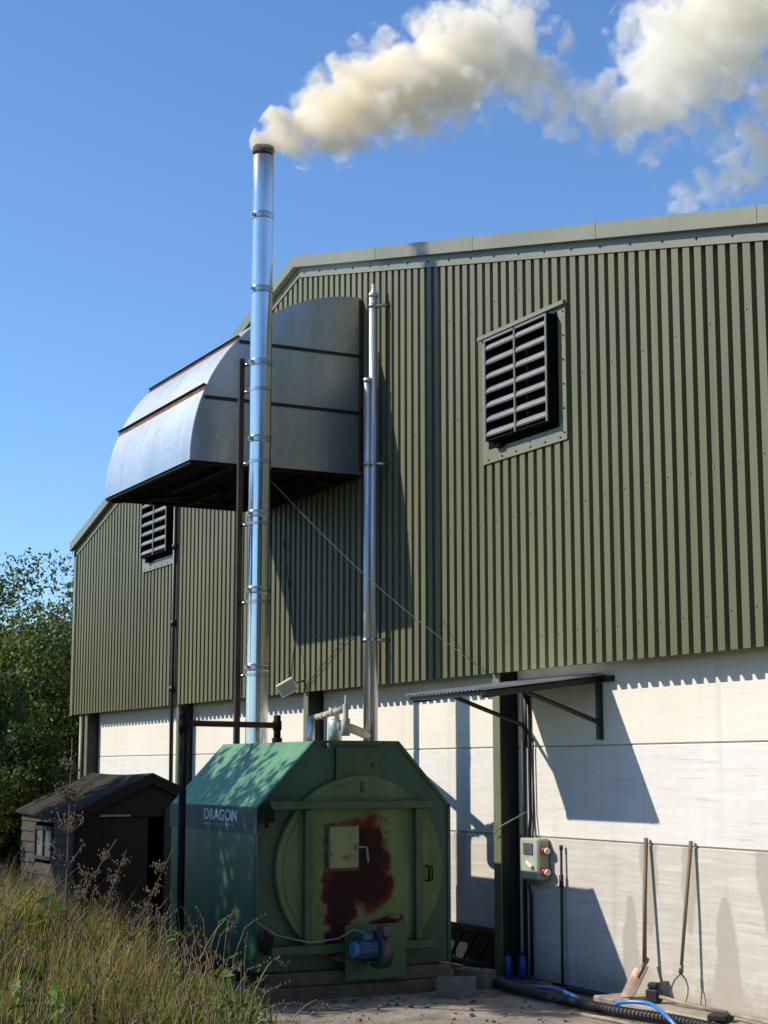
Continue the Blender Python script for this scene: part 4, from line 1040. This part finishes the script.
far = [((-19.0,-1.3,0),4.6,(1.5,1.6,2.0),2.6,9000,70,'dense broadleaf tree closest to the far corner of the building'),
       ((-21.5,.8,0),5.6,(2.0,1.9,2.4),3.5,9000,70,'dark green tree rising just behind the building corner'),
       ((-24.5,-1.4,0),5.9,(2.3,2.1,2.7),3.6,9000,70,'tall shadowy tree behind the hedge trees'),
       ((-20.5,-3.9,0),5.0,(1.9,1.9,2.3),2.9,7000,60,'leafy tree at the far end of the grassy bank'),
       ((-26.0,2.6,0),5.4,(2.2,2.3,2.6),3.3,7000,60,'tree showing behind the building corner trim'),
       ((-17.3,-.75,0),2.6,(.9,.9,1.25),1.2,6000,45,'low yellow-green bush at the foot of the trees near the shed'),
       ((-16.0,-2.2,0),2.2,(1.2,1.0,1.0),1.0,6000,45,'wide bushy shrub behind the shed')]
for i_,(b_,h_,r_,cz_,n_,cl_,lab_) in enumerate(far):
    pal = ((.095,.145,.038),(.135,.185,.050),(.060,.105,.030),(.165,.20,.055))
    if i_ >= 5: pal = ((.09,.13,.03),(.06,.10,.025),(.13,.14,.035))
    tree('bush' if i_ >= 5 else 'broadleaf_tree', b_, h_-.9, r_, cz_-(.75 if i_ < 5 else 0), int(n_*4.6), int(cl_*2.4), lab_, G1, .105 if i_ < 5 else .085, pal, 40+i_, cs=.31)
# trees along the bank, to the sunny side
G2 = 'trees along the grassy bank on the sunny side'
for i_,(b_,h_,r_,cz_,n_,cl_,lab_) in enumerate([
       ((-6.3,-6.9,.3),5.5,(1.75,1.2,.95),4.30,5200,42,'leafy tree on the bank that shades the boiler'),
       ((-9.9,-6.8,.3),5.6,(1.7,1.3,.85),4.65,6000,60,'leafy tree on the bank that shades the shed'),
       ((-13.6,-6.4,.2),5.2,(1.6,1.4,1.0),4.2,5500,55,'leafy tree on the bank farthest from the boiler')]):
    tree('broadleaf_tree', b_, h_, r_, cz_, n_, cl_, lab_, G2, .14, seed=70+i_, cs=.30)

# tall wood behind the photographer: it is what the bare metal mirrors and what keeps the boiler front dark
G3 = 'tall trees of the wood facing the gable'
for i_,(x_,y_,h_) in enumerate(((17,-13,11),(19,-6,12.5),(16.5,0,11.5),(18.5,6.5,13),(16.5,13,12),(20,20,13))):
    tree('broadleaf_tree', (x_,y_,0), h_, (4.2,4.0,h_*.42), h_*.55, 6500, 90, 'tall broadleaf tree of the wood facing the barn gable', G3, .55, ((.04,.07,.02),(.055,.085,.025)), 90+i_, cs=.3)
# tall rough grass on the bank
def grass(n, seed):
    rg = np.random.default_rng(seed)
    x = rg.uniform(-9.5, 5.6, n*3); y = rg.uniform(-7.4, -2.55, n*3)
    edge = -2.90 + .25*sm(-3,-8,x) - .42*np.maximum(x+2.1,0)
    dens = sm(-.05,.5, edge - y + .12*np.sin(x*3.1)+.1*rg.normal(size=len(x)))
    # thin out what lies outside the view cone
    dx, dy = x-9.09, y+7.69
    dep = dx*Fg.x + dy*Fg.y; lat = dx*R_.x + dy*R_.y
    inv = (lat/np.maximum(dep,.1) > -.36)*(lat/np.maximum(dep,.1) < .03)*(dep > 4.2)
    dens = dens*np.where(inv, 1, .12)*np.where(dep > 4.0, 1, 0)
    k = rg.random(len(x)) < dens
    x, y, edge = x[k][:n], y[k][:n], edge[k][:n]; m = len(x)
    z = gz(x,y)-.02
    patch = .5+.5*np.sin(x*1.9+1.3*np.sin(y*1.3))*np.sin(y*2.3+x*.7)
    # tussocks: every blade belongs to the nearest of many clump centres, which set its height, hue and lean
    NC = 900; cx_ = rg.uniform(-9.5,5.6,NC); cy__ = rg.uniform(-7.4,-2.5,NC)
    cid = np.empty(m, int)
    for a_ in range(0, m, 4000):
        cid[a_:a_+4000] = np.argmin((x[a_:a_+4000,None]-cx_)**2 + (y[a_:a_+4000,None]-cy__)**2, axis=1)
    ch = rg.uniform(.55,1.35,NC)[cid]; cw = rg.uniform(-.22,.22,NC)[cid]; cb = rg.uniform(.65,1.25,NC)[cid]; ca = rg.uniform(0,2*PI,NC)[cid]
    typ = rg.random(m)
    straw = typ < .46-.18*patch+cw; green = typ > .74-.14*patch+cw
    rim = sm(0,.9,edge-y)
    h = (rg.uniform(.22,.52,m) + .10*patch)*(.45+.55*rim); h[straw] *= rg.uniform(1.0,1.4,straw.sum())
    h *= (.75+.25*sm(2.0,-4.0,x))*ch
    wd = rg.uniform(.0020,.0052,m); wd[straw] *= .75; wd[green] *= 2.1
    wd *= 1.0
    az = np.where(rg.random(m) < .55, ca+rg.normal(size=m)*.6, rg.uniform(0,2*PI,m)); bend = rg.uniform(.08,.55,m)*h
    dxv = np.stack([np.cos(az), np.sin(az), np.zeros(m)],1); sv = np.stack([-np.sin(az),np.cos(az),np.zeros(m)],1)
    sa = rg.uniform(0,2*PI,m); sv = np.stack([np.cos(sa),np.sin(sa),np.zeros(m)],1)
    B = np.stack([x,y,z],1)
    p1 = B + dxv*(bend*.25)[:,None]; p1[:,2] += h*.55
    p2 = B + dxv*bend[:,None]; p2[:,2] += h*(1-.18*(bend/h))
    W = wd[:,None]
    V = np.stack([B-sv*W, B+sv*W, p1+sv*W*.8, p1-sv*W*.8, p2],1).reshape(-1,3)
    idx = np.arange(m)*5
    loops = np.stack([idx,idx+1,idx+2,idx+3, idx+3,idx+2,idx+4],1).reshape(-1)
    sizes = np.tile([4,3],m)
    c = np.zeros((m,3)); c[:] = (.28,.26,.085)
    c[straw] = (.52,.42,.19); c[green] = (.14,.23,.042)
    br = rg.random(m) < .10; c[br] = (.17,.10,.05)
    c *= rg.uniform(.5,1.35,(m,1))*cb[:,None]
    return fastmesh('grass', V, sizes, loops, M['grass'], np.repeat(c,5,axis=0))
tag(grass(120000, 5), 'tall rough straw and green grass covering the bank', kind='stuff')

def seedheads(n, seed):
    rg = np.random.default_rng(seed); V = []; Lp = []; Sz = []; C = []
    m = 0
    P = []
    while m < n:
        x = rg.uniform(-8.5,4.5); y = rg.uniform(-6.5,-2.9)
        e = -2.90 + .25*float(sm(-3,-8,x)) - .42*max(x+2.1,0)
        if y > e-.1: continue
        m += 1
        z = float(gz(x,y)); h = rg.uniform(.45,.75); a = rg.uniform(0,6.28); bd = rg.uniform(.05,.22)
        P.append((x,y,z,h,a,bd))
    mb = MB()
    for (x,y,z,h,a,bd) in P:
        c,s_ = math.cos(a), math.sin(a)
        q = [Vector((x,y,z)), Vector((x+c*bd*.25,y+s_*bd*.25,z+h*.6)), Vector((x+c*bd*.7,y+s_*bd*.7,z+h*.92)), Vector((x+c*bd*1.2,y+s_*bd*1.2,z+h))]
        mb.tube(q, [.0022,.002,.0016,.0012], 3, 0, caps=False, smooth=False)
        d = (q[3]-q[2]).normalized()
        for k in range(7):
            pp = q[2].lerp(q[3]+d*.05, k/6) + Vector((random.uniform(-1,1),random.uniform(-1,1),random.uniform(-1,1)))*.008
            mb.box(pp-Vector((.003,.003,.008)), pp+Vector((.003,.003,.008)), 1)
    return mb.build('grass', [M['straw'], M['seed']], fix=False)
M['straw'] = simple('dry_straw', (.38,.30,.15), (.26,.20,.10), scale=9, rough=.9)
M['seed'] = simple('brown_seed_head', (.20,.135,.075), (.12,.08,.05), scale=9, rough=.9)
tag(seedheads(800, 9), 'thin dry grass stems with brown seed heads among the bank grass', kind='stuff')

# broad low weeds at the edge of the bank
rg = np.random.default_rng(21); n = 5200
x = rg.uniform(-3.0, 3.2, n); e = -2.90-.42*np.maximum(x+2.1,0); y = e + .02 - np.abs(rg.normal(size=n))*.42
cl_ = np.sin(x*4.1)+np.sin(x*1.7+y*3)+.4*rg.normal(size=n); k = cl_ > .15; x,y = x[k],y[k]; n = len(x)
P = np.stack([x,y,gz(x,y)+np.abs(rg.normal(size=n))*.14+.02],1)
cols = np.array([(.10,.20,.035)])*rg.uniform(.5,1.35,(n,1))
wd_ = leaf_mesh('weeds', P, .055, cols, M['grass'], None, up=.9, rg=rg); tag(wd_, 'low bright green weeds along the edge of the yard', kind='stuff')

def dead_weed(base, h, lean, label, group, seed, branches=9, heads=True, thick=.006, tip_bend=0.0):
    r_ = random.Random(seed); t = thing('weed_stalk', base, label, 'weed', group)
    b = Vector(base); mb = MB(); pts = []
    for k in range(9):
        u = k/8; pts.append(b + Vector((lean[0]*u**1.6, lean[1]*u**1.6, h*(u - tip_bend*u**5))))
    if tip_bend: pts.append(pts[-1] + Vector((lean[0]*.18, lean[1]*.18, -.05)))
    mb.tube(pts, [thick*(1-.55*i/(len(pts)-1)) for i in range(len(pts))], 6)
    ends = []
    for k in range(branches):
        u = r_.uniform(.55,1.0); p = pts[int(u*8)]; a = r_.uniform(0,6.28); l = h*.11*r_.uniform(.6,1.4)*(1.3-u)
        e_ = p + Vector((math.cos(a)*l, math.sin(a)*l, l*1.0)); mb.tube([p,p.lerp(e_,.5)+Vector((0,0,-.01)),e_], [thick*.45,thick*.35,thick*.25], 5); ends.append((p,e_))
    mb.build('stem', M['seed'] if branches else M['straw'], t, fix=False)
    if heads:
        mb = MB()
        for (p,e_) in ends or [(pts[-2],pts[-1])]:
            for k in range(9 if branches else 14):
                q = p.lerp(e_, r_.uniform(.25,1.15)) + Vector([r_.gauss(0,.018) for _ in range(3)])
                s_ = r_.uniform(.004,.009)
                mb.add([q+Vector((s_,0,0)),q+Vector((-s_,0,0)),q+Vector((0,s_,0)),q+Vector((0,-s_,0)),q+Vector((0,0,s_*1.6)),q+Vector((0,0,-s_*1.6))],
                       [(0,2,4),(2,1,4),(1,3,4),(3,0,4),(2,0,5),(1,2,5),(3,1,5),(0,3,5)])
        tag(mb.build('seed_head', M['seed'], t, fix=False), kind='stuff')
    return t
GW = 'dry stalks standing in the bank grass'
def onbank(x, y): return (x, y, float(gz(x,y)))
dead_weed(onbank(-2,-4.37), 1.72, (.02,.01), 'tallest dry brown stalk with feathery seed clusters reaching above the shed roof', GW, 1, 34, True, .008)
dead_weed(onbank(-1.3,-4.25), 1.15, (.22,.30), 'dry stalk leaning towards the boiler in front of the shed door', GW, 2, 16)
dead_weed(onbank(-1.6,-4.6), 1.05, (.20,.38), 'dry brown stalk leaning across the shed front', GW, 3, 16)
dead_weed(onbank(-.6,-4.1), .92, (.05,.30), 'arching dry grass stem in front of the shed', GW, 4, 0, True, .005, .12)
dead_weed(onbank(.1,-4.0), .80, (.02,.24), 'arching dry grass stem with a hooked tip near the stake', GW, 5, 0, True, .005, .14)
dead_weed(onbank(.6,-4.05), .62, (.05,.30), 'hooked pale seed stem in front of the boiler side', GW, 6, 0, True, .005, .16)
dead_weed(onbank(-2.6,-4.0), 1.0, (.1,.22), 'short bushy brown stalk beside the shed window', GW, 7, 18)
dead_weed(onbank(1.3,-5.0), .55, (-.03,.05), 'short dark stalk low in the front grass', GW, 8, 8)
# green weed with broad leaves
gw = thing('green_weed', onbank(0,-5.09), 'tall green weed with a few broad drooping leaves standing in the grass', 'weed')
b = Vector(onbank(0,-5.09)); mb = MB(); pts = [b + Vector((.02*math.sin(k), .015*k*.3, .105*k)) for k in range(9)]
mb.tube(pts, [.007-.0005*k for k in range(9)], 6); mb.build('stem', M['seed'], gw, fix=False)
rg = np.random.default_rng(5); Pn = np.array([pts[k] for k in (2,3,3,4,4,5,5,6,6,7,7,8,8)])
leaf_mesh('leaf', Pn, .13, np.array([[.09,.15,.03]])*rg.uniform(.5,1.5,(13,1)), M['grass'], gw, rg=rg)

# slender green leafy stems in the grass
def leafy_stem(base, h, seed, nl=26):
    rg = np.random.default_rng(seed)
    t = thing('green_weed', base, 'slender green leafy stem growing among the bank grass', 'weed', 'green leafy stems in the bank grass')
    b = Vector(base); a = rg.uniform(0,6.28); mb = MB(); pts = [b + Vector((math.cos(a)*.05*(k/6)**2, math.sin(a)*.05*(k/6)**2, h*k/6)) for k in range(7)]
    mb.tube(pts, [.005-.0005*k for k in range(7)], 5); mb.build('stem', M['stemgreen'], t, fix=False)
    u = rg.uniform(.2,1,nl); Pn = np.array([pts[min(int(q*6),5)].lerp(pts[min(int(q*6),5)+1], q*6-int(q*6) if q < 1 else 1) for q in u])
    leaf_mesh('leaf', Pn, .06, np.array([[.15,.25,.05]])*rg.uniform(.6,1.3,(nl,1)), M['grass'], t, up=.6, rg=rg, elong=2.2)
M['stemgreen'] = simple('green_stem', (.12,.16,.05), (.08,.11,.035), scale=9, rough=.8)
rr = random.Random(4)
for k,(x_,y_,h_) in enumerate(((-4.5,-4.9,.62),(-4.2,-4.8,.70),(-3.8,-5.0,.6),(-4.7,-4.6,.66),(-3.6,-4.75,.58),(-.3,-3.95,.5),(-.7,-3.75,.55),(.2,-4.15,.48),(1.2,-5.35,.62),(1.4,-5.2,.55),(.9,-5.4,.6),(-1.9,-3.6,.6),(-2.3,-3.5,.55),(.9,-4.5,.42))):
    leafy_stem(onbank(x_,y_), h_, 200+k)

def dock(base, h, seed, label):
    rg = np.random.default_rng(seed); t = thing('dock_plant', base, label, 'weed', 'broad-leaved docks in the bank grass'); b = Vector(base)
    for k in range(11):
        a = rg.uniform(0,6.28); l = rg.uniform(.16,.26); w_ = l*.17; ev = rg.uniform(.5,1.15); d = Vector((math.cos(a)*math.cos(ev), math.sin(a)*math.cos(ev), math.sin(ev))); s_ = Vector((-math.sin(a), math.cos(a), 0)); z0 = Vector((0,0,rg.uniform(.05,h*.8)))
        V_ = []
        for i_ in range(6):
            u = i_/5; p = b + z0 + d*l*u + Vector((0,0,-.55*l*u*u)); ww = w_*math.sin(PI*(.08+.9*u))**.8
            V_ += [p - s_*ww + Vector((0,0,ww*.25)), p, p + s_*ww + Vector((0,0,ww*.25))]
        fs = []
        for i_ in range(5):
            for j_ in range(2): q = i_*3+j_; fs += [q,q+1,q+4,q+3]
        c_ = np.array([(.12,.20,.045)])*rg.uniform(.6,1.3)
        if rg.random() < .25: c_ = np.array([(.30,.20,.06)])
        fastmesh('leaf', np.array([tuple(v) for v in V_]), np.full(10,4), np.array(fs), M['grass'], np.repeat(c_,len(V_),axis=0), t)
    mb = MB(); mb.tube([b, b+Vector((.01,.01,h*.6)), b+Vector((.03,.02,h))], [.006,.005,.003], 5)
    mb.build('stem', M['seed'], t, fix=False)
for k_,(x_,y_,h_) in enumerate(((-.6,-4.45,.50),(.7,-4.75,.45),(-3.2,-4.2,.55),(-1.6,-3.85,.45),(1.6,-5.5,.5),(-4.9,-4.2,.6),(.4,-5.25,.5))):
    dock(onbank(x_,y_), h_, 300+k_, 'dock plant with broad curling leaves among the bank grass')

# ------------------------------------------------------------------ smoke
SEG = [ # x,y,z,radius of the plume's centre line, in order downwind
 (-5.17,-1.63,7.79,.115),(-5.11,-1.42,7.92,.215),(-5.02,-1.14,8.05,.29),(-4.90,-.76,8.26,.37),(-4.74,-.28,8.53,.46),(-4.59,.18,8.78,.49),(-4.48,.60,8.98,.52),(-4.42,.90,8.78,.42),
 (-4.39,1.29,8.50,.34),(-4.28,1.77,8.42,.37),(-4.18,2.14,8.46,.42),(-4.06,2.40,8.84,.56),(-3.94,2.68,9.27,.62),(-3.72,3.22,9.74,.74),(-3.49,3.80,10.28,.86),(-3.2,4.5,10.9,1.0)]
DEN = [1.35,1.3,1.22,1.15,1.1,1.1,1.0,.80,.64,.62,.78,1.0,1.10,1.12,1.12,1.1]
EXTRA = [((-4.20,2.66,7.60,.26),(-3.97,3.26,8.05,.46),.50), ((-3.97,3.26,8.05,.46),(-3.70,3.85,8.75,.66),.66), ((-4.48,.58,9.2,.30),(-4.38,.86,9.42,.20),.42)]
def smoke():
    import bmesh
    m, nt, out = newmat('cream_wood_smoke')
    g = nd(nt, 'ShaderNodeNewGeometry'); pos = g.outputs['Position']
    def vm(op, a, b=None, scale=None):
        n = nd(nt, 'ShaderNodeVectorMath', operation=op)
        for s_, v in zip(n.inputs, (a,b)):
            if v is None: continue
            if hasattr(v,'is_linked'): L(nt, v, s_)
            else: s_.default_value = v
        if scale is not None:
            if hasattr(scale,'is_linked'): L(nt, scale, n.inputs['Scale'])
            else: n.inputs['Scale'].default_value = scale
        return n.outputs['Value'] if op in ('DOT_PRODUCT','LENGTH','DISTANCE') else n.outputs['Vector']
    n1 = nd(nt, 'ShaderNodeTexNoise', i_Scale=2.1, i_Detail=6.0, i_Roughness=.62); L(nt, pos, n1.inputs['Vector'])
    wv = vm('SCALE', vm('SUBTRACT', n1.outputs['Color'], (.5,.5,.5)), scale=1.0)
    # the wobble grows away from the flue mouth
    sep = nd(nt, 'ShaderNodeSeparateXYZ'); L(nt, pos, sep.inputs[0])
    amp = nd(nt, 'ShaderNodeMapRange', i_1=-1.7, i_2=1.0, i_3=.30, i_4=1.05); L(nt, sep.outputs[1], amp.inputs[0])
    pw = vm('ADD', pos, vm('SCALE', wv, scale=amp.outputs[0]))
    segs = [(SEG[i],SEG[i+1],(DEN[i]+DEN[i+1])/2) for i in range(len(SEG)-1)] + [e for e in EXTRA]
    tot = None
    for a, b, dn in segs:
        A_, B_ = Vector(a[:3]), Vector(b[:3]); ab = B_-A_
        ap = vm('SUBTRACT', pw, tuple(A_))
        t = math_(nt, 'MULTIPLY', vm('DOT_PRODUCT', ap, tuple(ab)), 1/ab.length_squared, clamp=True)
        dv = vm('LENGTH', vm('SUBTRACT', ap, vm('SCALE', tuple(ab), scale=t)))
        r = math_(nt, 'MULTIPLY_ADD', t, b[3]-a[3], a[3])
        f = math_(nt, 'MULTIPLY', math_(nt, 'SUBTRACT', 1.0, math_(nt, 'DIVIDE', dv, r)), 1.0)
        f = math_(nt, 'MULTIPLY_ADD', f, 1.0, dn-1.0)
        tot = f if tot is None else math_(nt, 'MAXIMUM', tot, f)
    n2 = nd(nt, 'ShaderNodeTexNoise', i_Scale=6.0, i_Detail=7.0, i_Roughness=.70, i_Distortion=.35); L(nt, pos, n2.inputs['Vector'])
    vo = nd(nt, 'ShaderNodeTexVoronoi', feature='SMOOTH_F1', i_Scale=3.6); vo.inputs['Smoothness'].default_value = .3; vo.inputs['Detail'].default_value = 0.0
    L(nt, vm('ADD', pos, vm('SCALE', wv, scale=.35)), vo.inputs['Vector'])
    v = math_(nt, 'ADD', tot, math_(nt, 'MULTIPLY_ADD', n2.outputs['Fac'], 1.6, -.80))
    v = math_(nt, 'ADD', v, math_(nt, 'MULTIPLY_ADD', vo.outputs['Distance'], -1.35, .80))
    d = math_(nt, 'MULTIPLY', math_(nt, 'MULTIPLY_ADD', v, 3.8, -.35, clamp=True), 1.0)
    # denser where young
    k = nd(nt, 'ShaderNodeMapRange', i_1=-1.6, i_2=1.2, i_3=17.0, i_4=4.2); L(nt, sep.outputs[1], k.inputs[0])
    d = math_(nt, 'MULTIPLY', math_(nt, 'MULTIPLY', d, d), k.outputs[0])
    p = nd(nt, 'ShaderNodeVolumePrincipled'); p.inputs['Anisotropy'].default_value = .1
    kc = nd(nt, 'ShaderNodeMapRange', i_1=-1.6, i_2=.9, i_3=0.0, i_4=1.0); L(nt, sep.outputs[1], kc.inputs[0])
    L(nt, mixc(nt, kc.outputs[0], (.992,.94,.82), (.999,.975,.905)), p.inputs['Color'])
    L(nt, d, p.inputs['Density']); L(nt, p.outputs[0], out.inputs['Volume'])
    # hull: union of balls along the plume
    bm = bmesh.new()
    balls = []
    for i in range(len(SEG)-1):
        for t in (0,.5): 
            balls.append([SEG[i][k]*(1-t)+SEG[i+1][k]*t for k in range(4)])
    balls.append(list(SEG[-1])); 
    for a,b,_ in EXTRA: balls += [list(a), list(b)]
    for x,y,z,r in balls:
        mt = Matrix.Translation((x,y,z)); rr_ = r*1.30 + (.05 if y < -1.2 else .14)
        if y < -1.6: rr_ = .19
        bmesh.ops.create_icosphere(bm, subdivisions=2, radius=rr_, matrix=mt)
    me = bpy.data.meshes.new('smoke'); bm.to_mesh(me); bm.free()
    o = bpy.data.objects.new('smoke', me); COL.objects.link(o)
    md = o.modifiers.new('remesh', 'REMESH'); md.mode = 'VOXEL'; md.voxel_size = .07
    dg = bpy.context.evaluated_depsgraph_get(); me2 = bpy.data.meshes.new_from_object(o.evaluated_get(dg))
    o.modifiers.clear(); o.data = me2; me2.materials.clear(); me2.materials.append(m); me2.name = 'smoke'
    tag(o, 'cream brown wood smoke streaming from the flue mouth across the sky', kind='stuff')
smoke()

cy = scene.cycles
cy.volume_bounces = 16; cy.max_bounces = 20; cy.diffuse_bounces = 4; cy.glossy_bounces = 4; cy.transparent_max_bounces = 8
cy.volume_step_rate = .8; cy.volume_max_steps = 512
cy.use_denoising = True
try: cy.denoiser = 'OPENIMAGEDENOISE'
except Exception: pass
